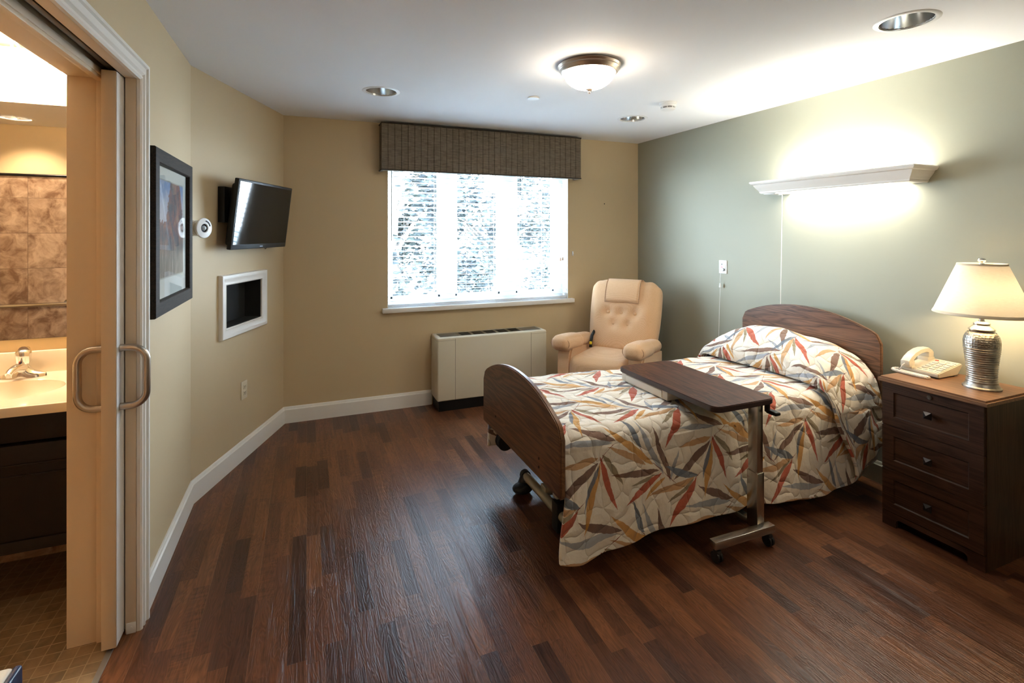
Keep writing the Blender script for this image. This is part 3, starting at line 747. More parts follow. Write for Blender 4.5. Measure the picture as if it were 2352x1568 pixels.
sd = onwall('wall_detector', 'white round swivel detector with a lens beside the picture frame', 'detector', .022, 1.535)
for k in ('x',): pass
ax = Vector((-.20, -.98, 0)).normalized()
Q = ax.to_track_quat('Z', 'Y').to_matrix().to_4x4()
bm = newbm(); lathe(bm, [(.044, -.03), (.044, .018), (.041, .020), (.041, .024), (.045, .027), (.045, .040), (.040, .043), (.040, .050), (.046, .060)], 40, M=Q); link('base', bm, M_white, sd)
bm = newbm(); lathe(bm, [(.046, .060), (.056, .064), (.057, .070), (.054, .073), (.026, .075), (.023, .070)], 40, M=Q); link('face_disc', bm, M_white, sd)
bm = newbm(); lathe(bm, [(.023, .071), (.018, .066)], 32, M=Q, cap1=True); link('lens_well', bm, M_dark, sd)
bm = newbm(); sphere(bm, Q @ Vector((0, 0, .067)), .014, (1, 1, 1)); link('lens', bm, mat('clear_lens', (.6, .7, .78), .08, spec=.8), sd)
bm = newbm()
for k in range(7):
    a_ = R(20 + k * 9); box(bm, (.036, -.0035, .0742), (.044, .0035, .0755), M=Q @ Matrix.Rotation(a_, 4, 'Z'))
link('slots', bm, M_dark, sd, 0)

ol = onwall('wall_outlet', 'ivory electrical outlet low on the angled wall', 'outlet', .575, .457)
bm = newbm(); box(bm, (-.038, -.006, -.060), (.038, 0, .060), .003); link('plate', bm, M_ivory, ol)
for z in (.020, -.020):
    bm = newbm(); box(bm, (-.016, -.0085, z - .014), (.016, -.005, z + .014), .004)
    s_ = link('socket', bm, M_ivory, ol)
    bm = newbm(); box(bm, (-.008, -.0092, z - .002), (-.005, -.0084, z + .008)); box(bm, (.005, -.0092, z - .002), (.008, -.0084, z + .008)); cyl(bm, (0, -.0092, z - .008), (0, -.0083, z - .008), .003, n=12)
    link('slots', bm, M_dark, s_, 0)

# picture
pf = thing('framed_picture', 'framed autumn landscape print in a wide dark frame beside the doorway', 'picture', (XL, 2.7955, 1.5105))
a, b = .3555, .353
pprof = [(0, 0), (0, .026), (.003, .030), (.058, .030), (.062, .027), (.064, .018), (.064, 0)]
bm = newbm(); sweep(bm, [(-a, -b), (a, -b), (a, b), (-a, b)], [(o, h) for o, h in pprof], lambda u, v, h: (h, u, v), closed=True); link('frame', bm, M_frameW, pf)
bm = newbm(); box(bm, (.004, -a + .06, -b + .045), (.010, a - .06, b - .045)); link('mat_board', bm, mat('pale_mat_board', (.60, .62, .60), .8), pf, 0)
bm = newbm(); box(bm, (.009, -.232, -.206), (.0108, .222, .236)); link('mat_bevel', bm, mat('bevel_line', (.40, .40, .37), .8), pf, 0)
bm = newbm(); box(bm, (-.001, -.225, -.215), (.001, .225, .215)); link('print', bm, print_mat(), pf, 0, loc=(.0108, -.005, .015))
bm = newbm(); box(bm, (.016, -a + .06, -b + .06), (.018, a - .06, b - .06)); link('glass', bm, M_picglass, pf, 0)

# ------------------------------------------------------------------ heater unit
ht = thing('heating_unit', 'almond wall heating unit with dark top grilles under the window', 'heater', (1.5225, YB - .003, 0))
hx = .5075; hd = .238
bm = newbm()
box(bm, (-hx, -hd, .088), (hx, 0, .622), .012, 3)
link('cabinet', bm, M_almond, ht)
M_seam = mat('seam_shadow_gap', (.16, .14, .10), .6)
for x in (-hx + .155, hx - .155):
    bm = newbm(); box(bm, (x - .0015, -hd - .0006, .09), (x + .0015, -hd + .004, .610)); link('panel_seam', bm, M_seam, ht, 0)
for sgn in (-1, 1):
    xa, xb = sorted((sgn * hx, sgn * (hx - .155))); bm = newbm(); box(bm, (xa, -hd - .0004, .597), (xb, -hd + .002, .5985)); link('panel_seam', bm, M_seam, ht, 0)
bm = newbm(); box(bm, (-hx - .0004, -hd + .01, .597), (-hx + .002, -.02, .5985)); link('panel_seam', bm, M_seam, ht, 0)
bm = newbm(); box(bm, (-hx + .015, -hd + .02, 0), (hx - .015, -.0, .09)); link('kick_base', bm, M_black, ht)
bm = newbm(); box(bm, (-hx + .035, -hd + .045, .6195), (hx - .035, -.05, .6228)); link('top_inset', bm, mat('tan_grille_bed', (.17, .14, .09), .5), ht, 0)
for xa, xb in ((-hx + .040, -hx + .195), (hx - .205, hx - .04)):
    bm = newbm(); box(bm, (xa, -hd + .05, .6225), (xb, -.055, .6245), .001); link('access_flap', bm, mat('brown_flap', (.10, .085, .065), .4), ht)
for k in range(5):
    x0 = -hx + .225 + k * .116
    bm = newbm(); box(bm, (x0, -hd + .055, .6225), (x0 + .090, -.06, .6238))
    for j in range(5): box(bm, (x0 + .002, -hd + .058 + j * .025, .6235), (x0 + .088, -hd + .066 + j * .025, .6255))
    link('air_grille', bm, M_black, ht, 0)

# ------------------------------------------------------------------ recliner
rc = thing('recliner_armchair', 'peach upholstered recliner with buttoned back in the corner by the window', 'armchair', (2.50, 3.775, 0), R(-53.8))
def cushion(lo, hi, bulge=.02, nx=26, ny=8, nz=26, rad=.06, tufts=(), face=None, M=None, shape=None):
    """soft box: superellipsoid-like subdivided box"""
    bm = newbm(); c = [(lo[i] + hi[i]) / 2 for i in range(3)]; h = [(hi[i] - lo[i]) / 2 for i in range(3)]
    N = (nx, ny, nz); vmap = {}
    def V(i, j, k):
        key = (i, j, k)
        if key in vmap: return vmap[key]
        p = Vector((2 * i / N[0] - 1, 2 * j / N[1] - 1, 2 * k / N[2] - 1))
        q = Vector((p.x * h[0], p.y * h[1], p.z * h[2]))
        # round the corners
        inn = Vector([max(-(h[a] - rad), min(h[a] - rad, q[a])) if h[a] > rad else 0 for a in range(3)])
        dlt = q - inn
        rr = [min(rad, h[a]) for a in range(3)]
        if dlt.length > 1e-9:
            nrm = math.sqrt(sum((dlt[a] / rr[a]) ** 2 for a in range(3))); mx = max(abs(dlt[a] / rr[a]) for a in range(3))
            dlt = dlt * (mx / nrm) if nrm > 1e-9 else dlt
        q = inn + dlt
        # bulge
        for a in range(3):
            o = [b_ for b_ in range(3) if b_ != a]
            q[a] += bulge * p[a] * (1 - p[o[0]] ** 2) * (1 - p[o[1]] ** 2)
        if p.y < -.5:
            for (tx, tz, dep, sg) in tufts:
                dd = (q.x - tx) ** 2 + (q.z - tz) ** 2
                q.y += dep * math.exp(-dd / (2 * sg * sg))
        if shape: q = shape(q, p)
        vmap[key] = bm.verts.new(q + Vector(c)); return vmap[key]
    nx, ny, nz = N
    for i in range(nx):
        for k in range(nz):
            bm.faces.new((V(i, 0, k), V(i + 1, 0, k), V(i + 1, 0, k + 1), V(i, 0, k + 1))); bm.faces.new((V(i, ny, k), V(i, ny, k + 1), V(i + 1, ny, k + 1), V(i + 1, ny, k)))
    for i in range(nx):
        for j in range(ny):
            bm.faces.new((V(i, j, 0), V(i, j + 1, 0), V(i + 1, j + 1, 0), V(i + 1, j, 0))); bm.faces.new((V(i, j, nz), V(i + 1, j, nz), V(i + 1, j + 1, nz), V(i, j + 1, nz)))
    for j in range(ny):
        for k in range(nz):
            bm.faces.new((V(0, j, k), V(0, j, k + 1), V(0, j + 1, k + 1), V(0, j + 1, k))); bm.faces.new((V(nx, j, k), V(nx, j + 1, k), V(nx, j + 1, k + 1), V(nx, j, k + 1)))
    if M is not None: bmesh.ops.transform(bm, matrix=M, verts=bm.verts)
    return bm
LEAN = Matrix.Translation((.02, .16, .395)) @ Matrix.Rotation(R(-15), 4, 'X')
buttons = [(-.125, .375), (0, .375), (.125, .375), (-.065, .27), (.065, .27)]
tf = [(x, z - .335, .022, .026) for x, z in buttons] + [(x, z - .335, .012, .055) for x, z in buttons]
tf += [(.0, -.20, -.025, .12), (0, .14, -.018, .16), (-.22, .04, -.012, .05), (.22, .04, -.012, .05)]
def bshape(q, p):
    q.x *= 1 + .05 * p.z - .03 * (p.z > .7) * (p.z - .7) / .3
    q.y += -.03 * (1 - p.x ** 2) * max(0, -p.z) * .4
    q.z += .004 * sin(q.x * 60) * (p.z > .95)
    return q
bm = cushion((-.305, -.09, 0), (.305, .11, .67), .022, 56, 10, 60, .075, tf, M=LEAN, shape=bshape)
back = link('backrest', bm, M_uph, rc, 60)
for x, z in buttons:
    bm = newbm(); sphere(bm, LEAN @ Vector((x, -.090, z)), .0155, (1, .6, 1), 16, 10); link('button', bm, M_uph, back)
bm = newbm()   # head cover flap: folded sheet over the top
ncol = 14; path = [(.10, .60), (.06, .668), (.02, .69), (-.03, .692), (-.075, .682), (-.103, .65), (-.118, .60), (-.124, .55), (-.122, .50), (-.118, .465)]
g_ = []
for i in range(ncol + 1):
    x = -.155 + .31 * i / ncol; row = []
    for j, (y, z) in enumerate(path):
        row.append(bm.verts.new(LEAN @ Vector((x * (1 + .02 * j / 9), y - .006 * (1 - (x / .16) ** 2), z + (.006 * sin(x * 25) if j == 9 else 0)))))
    g_.append(row)
for i in range(ncol):
    for j in range(len(path) - 1): bm.faces.new((g_[i][j], g_[i + 1][j], g_[i + 1][j + 1], g_[i][j + 1]))
hc = link('headrest_cover', bm, M_uph, back, 60); so = hc.modifiers.new('t', 'SOLIDIFY'); so.thickness = .008; so.offset = 0
bm = newbm(); e0 = [LEAN @ Vector((-.155 * (1 + .02 * j / 9), y - .004, z)) for j, (y, z) in enumerate(path) if j > 2]; e1 = [LEAN @ Vector((.155 * (1 + .02 * j / 9), y - .004, z)) for j, (y, z) in enumerate(path) if j > 2]
tube(bm, e0 + e1[::-1], .0035, 8); link('headrest_piping', bm, M_uphd, back)
bm = cushion((-.245, -.40, .24), (.245, .14, .47), .018, 24, 24, 10, .06); link('seat_cushion', bm, M_uph, rc, 60)
bm = newbm(); box(bm, (-.27, -.36, .06), (.27, .30, .25), .02, 3); link('base', bm, M_uph, rc)
bm = cushion((-.245, -.425, .10), (.245, -.37, .30), .01, 20, 6, 10, .025); link('footrest_panel', bm, M_uph, rc, 60)
for s in (-1, 1):
    def ash(q, p, s=s, cy_=-.105):
        q.z -= .085 * (q.y + cy_ + .42)
        q.z += (.008 * (1 - p.x ** 2) if p.z > 0 else 0); q.x *= 1 + .10 * (p.y < 0) * (-p.y); return q
    x0, x1 = sorted((s * .235, s * .395))
    bm = newbm(); pts = [(-.36, .05), (.22, .05), (.22, .485), (-.30, .54), (-.345, .46)]
    xa, xb = sorted((s * .25, s * .375)); prism(bm, pts, lambda u, v, xa=xa: (xa, u, v), lambda u, v, xb=xb: (xb, u, v))
    bmesh.ops.bevel(bm, geom=list(bm.edges), offset=.015, segments=2, affect='EDGES'); link('side_panel', bm, M_uph, rc, 50)
    bm = cushion((x0 + .012, -.41, .525), (x1 - .012, .20, .618), .008, 12, 26, 10, .042, shape=ash); ar = link('armrest', bm, M_uph, rc, 60)
    bm = cushion((x0 + .002, -.430, .512), (x1 - .002, -.06, .630), .010, 12, 18, 10, .048, shape=lambda q, p, f=ash: f(q, p, cy_=-.245)); link('arm_cap', bm, M_uph, ar, 60)
    bm = newbm(); xm = (x0 + x1) / 2
    lp = [(xm + .082 * cos(t) * 1.04, -.405, .571 + .055 * sin(t)) for t in [2 * pi * k / 24 for k in range(24)]]
    tube(bm, lp, .003, 6, closed=True); link('arm_piping', bm, M_uphd, ar)
for sx in (-1, 1):
    for sy in (-1, 1):
        bm = newbm(); cyl(bm, (sx * .24, sy * .26 - .03, 0), (sx * .24, sy * .26 - .03, .08), .018, .022, n=16); link('leg', bm, M_black, rc)
bm = newbm(); tube(bm, [(-.222, .12, .60), (-.220, .06, .57), (-.218, .03, .52), (-.218, .02, .47)], .014, 10); rm = link('hand_control', bm, M_black, rc)
bm = newbm(); box(bm, (-.222, .0, .500), (-.200, .014, .525), .003); link('yellow_label', bm, mat('yellow_print', (.75, .6, .03), .4), rm)

# ------------------------------------------------------------------ bed
BX, BH = 1.0, 3.10; BYa, BYb = 1.905, 2.915; BC = (BYa + BYb) / 2
bed = thing('hospital_bed', 'adjustable bed with arched walnut headboard and footboard', 'bed', ((BX + BH) / 2, BC, 0))
ox, oy = (BX + BH) / 2, BC
def board(name, x, th, zb, ze, zc, rcn=.045):
    """arched panel: side height ze, crest zc"""
    hwid = (BYb - BYa) / 2; pts = [(-hwid + .01, zb), (hwid - .01, zb), (hwid, zb + .01)]
    arc = []
    n = 40
    for i in range(n + 1):
        t = 1 - 2 * i / n; y = hwid * t
        z = ze + (zc - ze) * (1 - abs(t) ** 2.1)
        # corner rounding
        dd = hwid - abs(y)
        if dd < rcn: z -= (rcn - math.sqrt(max(0, rcn ** 2 - (rcn - dd) ** 2)))
        arc.append((y, z))
    pts += arc + [(-hwid, zb + .01)]
    bm = newbm()
    prism(bm, pts, lambda u, v: (x - ox, u, v), lambda u, v: (x + th - ox, u, v))
    es = [e for e in bm.edges if abs(e.verts[0].co.x - e.verts[1].co.x) < 1e-6]
    bmesh.ops.bevel(bm, geom=es, offset=.005, segments=2, affect='EDGES')
    for f in bm.faces:
        f.material_index = 0 if abs(f.normal.x) > .9 else 1
    return link(name, bm, [M_boardY, M_boardE], bed, 40)
fb = board('footboard', BX, .026, .365, .665, .797)
for y, z in ((BC - .29, .46), (BC - .29, .42), (BC + .29, .46)):
    bm = newbm(); cyl(bm, (BX - ox - .002, y - oy, z), (BX - ox + .004, y - oy, z), .006, n=14); link('screw', bm, M_black, fb)
board('headboard', BH, .026, .30, .90, 1.015)
# keep the boards in front of / behind the mattress
bm = newbm(); box(bm, (1.04 - ox, 1.975 - oy, .38), (3.08 - ox, 2.845 - oy, .575), .04, 3); link('mattress', bm, mat('blue_mattress_cover', (.12, .16, .25), .6), bed)
bm = newbm()
for y in (2.02, 2.80): box(bm, (1.03 - ox, y - .02 - oy, .32), (3.10 - ox, y + .02 - oy, .375), .004)
for x in (1.15, 1.9, 2.9): box(bm, (x - .02 - ox, 2.02 - oy, .32), (x + .02 - ox, 2.80 - oy, .36), .004)
link('frame', bm, mat('taupe_powder_coat', (.32, .29, .23), .35), bed)
M_tube = mat('cream_powder_coat', (.45, .42, .34), .25, .3)
for xb in (1.19, 2.85):
    bm = newbm(); cyl(bm, (xb - ox, 2.31 - oy if xb < 2 else 2.1 - oy, .085), (xb - ox, 2.70 - oy, .085), .024, n=24)
    cb = link('base_tube', bm, M_tube, bed)
    bm = newbm(); box(bm, (xb - ox - .03, 2.245 - oy, .0), (xb - ox + .05, 2.31 - oy, .15), .008, 2); link('locking_foot', bm, M_rubber, cb)
    bm = newbm(); cyl(bm, (xb - ox, 2.695 - oy, .085), (xb - ox, 2.725 - oy, .085), .030, n=24); sphere(bm, (xb - ox - .03, 2.68 - oy, .030), .056, (1.1, .9, .53)); cyl(bm, (xb - ox - .02, 2.70 - oy, .03), (xb - ox, 2.705 - oy, .085), .035, .03, n=20); link('rubber_foot', bm, M_rubber, cb)
    bm = newbm(); cyl(bm, (xb - ox, 2.0 - oy, .085), (xb - ox, 2.25 - oy, .085), .024, n=24); link('base_tube', bm, M_tube, bed)
    bm = newbm(); box(bm, (xb - ox + .0, 2.44 - oy, .09), (xb - ox + .40 * (1 if xb < 2 else -1), 2.50 - oy, .135), .004) if xb < 2 else box(bm, (xb - ox - .40, 2.44 - oy, .09), (xb - ox, 2.50 - oy, .135), .004)
    link('lift_arm', bm, M_tube, bed)
    bm = newbm(); tube(bm, [(xb - ox + (.38 if xb < 2 else -.38), 2.47 - oy, .11), (xb - ox + (.15 if xb < 2 else -.15), 2.47 - oy, .33)], .02, 12); link('lift_leg', bm, M_tube, bed)
for y in (2.655,):
    bm = newbm(); cyl(bm, (1.035 - ox, y - oy - .035, .335), (1.035 - ox, y - oy + .0, .335), .045, n=28); cyl(bm, (1.035 - ox, y - oy, .335), (1.035 - ox, y - oy + .05, .335), .036, .03, n=28)
    for k in range(3): cyl(bm, (1.035 - ox, y - oy - .03 + .02 * k, .335), (1.035 - ox, y - oy - .025 + .02 * k, .335), .048, n=28)
    link('corner_bumper', bm, M_rubber, bed)

# ------------------------------------------------------------------ quilt
def interp(tab, x):
    if x <= tab[0][0]: return tab[0][1]
    for (a, b), (c, d) in zip(tab, tab[1:]):
        if x <= c: t = (x - a) / (c - a); t = t * t * (3 - 2 * t) * .5 + t * .5; return b + (d - b) * t
    return tab[-1][1]
def catmull(P, t):
    n = len(P) - 1; f = min(max(t, 0), .999999) * n; i = int(f); u = f - i
    p0, p1, p2, p3 = P[max(i - 1, 0)], P[i], P[i + 1], P[min(i + 2, n)]
    return tuple(.5 * (2 * b + (c - a) * u + (2 * a - 5 * b + 4 * c - d) * u * u + (-a + 3 * b - 3 * c + d) * u ** 3) for a, b, c, d in zip(p0, p1, p2, p3))
hemtab = [(.97, .17), (1.003, .125), (1.131, .088), (1.242, .104), (1.477, .124), (1.731, .13), (2.066, .135), (2.247, .105), (2.471, .088), (2.817, .091), (3.0, .13)]
def surf(nm, nu, nv, fn, uvfn, m, parent=None, thick=.014):
    bm = newbm(); uvl = bm.loops.layers.uv.new('UVMap')
    g = [[bm.verts.new(fn(i / nu, j / nv)) for j in range(nv + 1)] for i in range(nu + 1)]
    im, jm = nu // 2, int(nv * .55); Uc, Vc = [uvfn[0]], [uvfn[1]]
    for i in range(nu): Uc.append(Uc[-1] + (g[i + 1][jm].co - g[i][jm].co).length)
    for j in range(nv): Vc.append(Vc[-1] + (g[im][j + 1].co - g[im][j].co).length)
    for i in range(nu):
        for j in range(nv):
            f = bm.faces.new((g[i][j], g[i + 1][j], g[i + 1][j + 1], g[i][j + 1]))
            for lp, (a, b) in zip(f.loops, ((i, j), (i + 1, j), (i + 1, j + 1), (i, j + 1))): lp[uvl].uv = (Uc[a], Vc[b])
    o = link(nm, bm, m, parent, 180)
    s = o.modifiers.new('thickness', 'SOLIDIFY'); s.thickness = thick; s.offset = -1
    return o
def sst(a, b, x):
    t = min(max((x - a) / (b - a), 0), 1); return t * t * (3 - 2 * t)
def quilt_main(u, v):
    x = 1.032 + u * (2.965 - 1.032)
    zh = interp(hemtab, x)
    zt = .624
    P = [(1.897, zh), (1.905, zh + .11), (1.921, .42), (1.937, .535), (1.962, .598), (2.03, zt), (2.2, zt + .004), (2.41, zt + .006), (2.62, zt + .004), (2.80, zt), (2.87, .59), (2.90, .5), (2.92, .35), (2.935, .2)]
    y, z = catmull(P, v)
    side = max(0, 1 - (z - zh) / .42) if y < 2.4 else 0
    y += side * (.010 * sin(x * 9.0 + .6) + .007 * sin(x * 21 + 1)) - .02 * side * side * sst(1.25, 1.0, x)
    if y < 2.0: x -= .050 * sst(.40, .12, z) * sst(1.35, 1.03, x)
    nz = noise.noise(Vector((x * 4, y * 4, 0))) * .008 + noise.noise(Vector((x * 13, y * 13, 3))) * .006
    if z > .55: z += nz
    else: y += nz * .8
    z -= .016 * sst(.26, .05, abs(x - 1.94)) * (1 if z > .55 else 0)
    return (x - 2.0, y - oy, z)
quilt = thing('quilted_bedspread', 'cream quilted bedspread printed with rust, ochre and blue leaves on the bed', 'bedspread', (2.0, BC, 0))
VT = 1.97
surf('quilt_body', 190, 200, quilt_main, (1.032, .13), M_quilt, quilt)
def pillow_part(u, v):
    # u: 0 = crease side, 1 = headboard side; v: near hem -> far hem
    prof = math.sqrt(max(0, 1 - ((u - .52) / .52) ** 2)) if u < .52 else 1 - .20 * ((u - .52) / .48) ** 2
    h = .642 + .225 * prof
    hh = (h - .642) / .225
    zhem = .157 + (.30 - .157) * u
    P = [(1.858, zhem), (1.862, zhem + .12), (1.875, .44), (1.900, .56 + .03 * hh), (1.945, .625 + .07 * hh), (2.04, .640 + .150 * hh), (2.2, .642 + .200 * hh), (2.42, .642 + .225 * hh),
         (2.62, .642 + .215 * hh), (2.76, .642 + .165 * hh), (2.86, .635 + .085 * hh), (2.92, .58), (2.95, .46), (2.96, .28)]
    y, z = catmull(P, v)
    xf = 2.70
    if y < 2.0: xf = 2.70 - .06 * sst(.60, .70, z) * 0 + .136 * sst(.52, .157, z)
    lean = .07 * sst(2.1, 2.8, y)
    x0 = xf - lean * .6 - .03 * sst(2.3, 1.95, y) * sst(.5, .66, z); x = x0 + (3.085 - x0) * u
    # bulge overhang at the crease
    x -= .022 * math.exp(-((u - .06) / .06) ** 2) * sst(.58, .7, z)
    nz = noise.noise(Vector((x * 5, y * 5, 5))) * .014 + noise.noise(Vector((x * 14, y * 14, 8))) * .006
    if z > .62 and u > .04: z += nz
    if z < .5: y += nz * 1.2 + .010 * sin(u * 9)
    return (x - 2.0, y - oy, z)
surf('pillow_fold', 60, 200, pillow_part, (2.72, .20), M_quilt, quilt, .018)

# ------------------------------------------------------------------ overbed table
M_post = mat('brushed_chrome_post', (.50, .47, .43), .27, 1)
ot = thing('overbed_table', 'walnut topped rolling table with chrome post reaching over the bed', 'table', (2.0, 1.84, 0))
def RP(x0, y0, x1, y1, r, n=6):
    o = []
    for cx, cy_, a0 in ((x1 - r, y1 - r, 0), (x0 + r, y1 - r, 90), (x0 + r, y0 + r, 180), (x1 - r, y0 + r, 270)):
        for k in range(n + 1): a = R(a0 + 90 * k / n); o.append((cx + r * cos(a), cy_ + r * sin(a)))
    return o
bm = newbm(); prism(bm, RP(1.722 - 2, 1.768 - 1.84, 2.104 - 2, 2.55 - 1.84, .045), lambda u, v: (u, v, .712), lambda u, v: (u, v, .684))
es = [e for e in bm.edges if abs(e.verts[0].co.z - e.verts[1].co.z) < 1e-6]
bmesh.ops.bevel(bm, geom=es, offset=.004, segments=2, affect='EDGES')
for f in bm.faces: f.material_index = 0 if abs(f.normal.z) > .9 else 1
link('table_top', bm, [M_tableY, mat('table_edge_band', (.035, .022, .022), .35)], ot, 40)
bm = newbm(); box(bm, (1.738 - 2, 2.12 - 1.84, .632), (2.00 - 2, 2.53 - 1.84, .684), .006, 2); dr = link('tray_drawer', bm, mat('beige_plastic_tray', (.66, .58, .47), .4), ot)
bm = newbm(); box(bm, (1.733 - 2, 2.16 - 1.84, .640), (1.739 - 2, 2.48 - 1.84, .676), .002); link('drawer_front', bm, mat('white_tray_front', (.75, .68, .57), .35), dr)
bm = newbm(); box(bm, (2.018 - 2, 1.805 - 1.84, .34), (2.056 - 2, 1.862 - 1.84, .684), .004, 2); link('upper_post', bm, M_post, ot)
bm = newbm(); box(bm, (2.014 - 2, 1.801 - 1.84, .07), (2.060 - 2, 1.866 - 1.84, .345), .004, 2); link('lower_post', bm, M_post, ot)
bm = newbm(); box(bm, (1.716 - 2, 1.762 - 1.84, .068), (2.086 - 2, 1.802 - 1.84, .104), .003, 2); link('base_bar', bm, M_post, ot)
bm = newbm(); box(bm, (2.018 - 2, 1.80 - 1.84, .072), (2.056 - 2, 2.52 - 1.84, .10), .003, 2); link('base_rail', bm, M_post, ot)
bm = newbm(); box(bm, (1.74 - 2, 2.50 - 1.84, .068), (2.086 - 2, 2.54 - 1.84, .10), .003, 2); link('base_bar', bm, M_post, ot)
bm = newbm(); box(bm, (1.80 - 2, 1.83 - 1.84, .668), (2.06 - 2, 2.35 - 1.84, .684), .003); link('top_support', bm, M_black, ot)
bm = newbm(); box(bm, (2.062 - 2, 1.785 - 1.84, .640), (2.082 - 2, 1.805 - 1.84, .682), .004); box(bm, (2.064 - 2, 1.74 - 1.84, .634), (2.100 - 2, 1.80 - 1.84, .652), .007, 3)
link('height_lever', bm, M_black, ot)
for x, y in ((1.742, 1.782), (2.064, 1.782), (1.76, 2.52), (2.064, 2.52)):
    bm = newbm(); x -= 2; y -= 1.84
    cyl(bm, (x - .014, y, .026), (x - .004, y, .026), .0255, n=24); cyl(bm, (x + .004, y, .026), (x + .014, y, .026), .0255, n=24); cyl(bm, (x - .012, y, .026), (x + .012, y, .026), .008, n=12)
    box(bm, (x - .013, y - .018, .030), (x + .013, y + .014, .060), .006, 2); cyl(bm, (x, y, .055), (x, y, .07), .008, n=12)
    link('caster', bm, M_rubber, ot)

# ------------------------------------------------------------------ nightstand
NXf, NXb, NYa, NYb, NZt = 2.780, 3.195, 1.272, 1.703, .765
ns = thing('nightstand', 'three-drawer walnut nightstand at the head of the bed', 'nightstand', (NXf, (NYa + NYb) / 2, 0))
nh = (NYb - NYa) / 2; nd_ = NXb - NXf
bm = newbm(); box(bm, (.018, -nh, .0), (nd_, -nh + .018, .74)); box(bm, (.018, nh - .018, .0), (nd_, nh, .74)); box(bm, (.02, -nh + .018, .06), (nd_, nh - .018, .74))
link('carcass', bm, M_standZ, ns, 0)
bm = newbm()   # plinth with arched cutout
pts = [(-nh, 0), (-nh, .072), (nh, .072), (nh, 0), (nh - .065, 0), (nh - .065, .028)]
for k in range(7): a = R(90 * k / 6); pts.append((nh - .065 - .018 + .018 * cos(a), .028 + .018 * sin(a)))
for k in range(7): a = R(90 + 90 * k / 6); pts.append((-nh + .065 + .018 + .018 * cos(a), .028 + .018 * sin(a)))
pts += [(-nh + .065, .0)]
A = [bm.verts.new((.004, p[0], p[1])) for p in pts]; B_ = [bm.verts.new((.022, p[0], p[1])) for p in pts]
for t in tessellate_polygon([[Vector((p[0], p[1], 0)) for p in pts]]): bm.faces.new([A[i] for i in t]); bm.faces.new([B_[i] for i in reversed(t)])
for i in range(len(pts)): bm.faces.new((A[i], A[(i + 1) % len(pts)], B_[(i + 1) % len(pts)], B_[i]))
bmesh.ops.recalc_face_normals(bm, faces=bm.faces); link('plinth', bm, M_standY, ns, 0)
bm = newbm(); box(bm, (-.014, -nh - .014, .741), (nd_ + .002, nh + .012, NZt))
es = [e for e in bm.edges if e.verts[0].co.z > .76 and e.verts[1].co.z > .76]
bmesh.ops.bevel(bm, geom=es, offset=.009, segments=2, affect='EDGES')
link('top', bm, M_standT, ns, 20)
for i, (z0, z1) in enumerate(((.520, .738), (.298, .514), (.076, .292))):
    bm = newbm(); ya, yb = -nh + .004, nh - .002; ma, mz = .054, .046
    # frame with raised edge and recessed panel
    for (p, q) in (((ya, z0), (ya + ma, z1)), ((yb - ma, z0), (yb, z1)), ((ya + ma, z0), (yb - ma, z0 + mz)), ((ya + ma, z1 - mz), (yb - ma, z1))):
        box(bm, (0, p[0], p[1]), (.018, q[0], q[1]))
    box(bm, (.006, ya + ma, z0 + mz), (.018, yb - ma, z1 - mz))
    # bevels of the recess
    def quad(*v): bm.faces.new([bm.verts.new(p) for p in v])
    r0, r1, s0_, s1 = ya + ma, yb - ma, z0 + mz, z1 - mz; e = .005
    quad((0, r0, s0_), (0, r1, s0_), (.006, r1 - e, s0_ + e), (.006, r0 + e, s0_ + e)); quad((0, r1, s1), (0, r0, s1), (.006, r0 + e, s1 - e), (.006, r1 - e, s1 - e))
    quad((0, r0, s1), (0, r0, s0_), (.006, r0 + e, s0_ + e), (.006, r0 + e, s1 - e)); quad((0, r1, s0_), (0, r1, s1), (.006, r1 - e, s1 - e), (.006, r1 - e, s0_ + e))
    # thumb-nail lip along top and outer ends
    quad((0, ya, z1), (0, yb, z1), (.012, yb, z1 + .007), (.012, ya, z1 + .007))
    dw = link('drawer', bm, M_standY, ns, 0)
    zk = (z0 + z1) / 2
    bm = newbm(); cyl(bm, (.006, 0, zk), (-.014, 0, zk), .006, n=12); box(bm, (-.016, -.017, zk - .017), (-.012, .017, zk + .017))
    f_ = [bm.verts.new((-.016, a, zk + b)) for a, b in ((-.017, -.017), (.017, -.017), (.017, .017), (-.017, .017))]; ap = bm.verts.new((-.028, 0, zk))
    for k in range(4): bm.faces.new((f_[k], f_[(k + 1) % 4], ap))
    bmesh.ops.recalc_face_normals(bm, faces=bm.faces)
    link('knob', bm, M_dark, dw, 0)
    if i == 0:
        bm = newbm(); cyl(bm, (.0, -.002, z1 - .022), (-.005, -.002, z1 - .022), .010, n=24); cyl(bm, (-.005, -.002, z1 - .022), (-.007, -.002, z1 - .022), .006, n=20)
        link('lock', bm, mat('dark_nickel', (.2, .19, .18), .3, 1), dw)

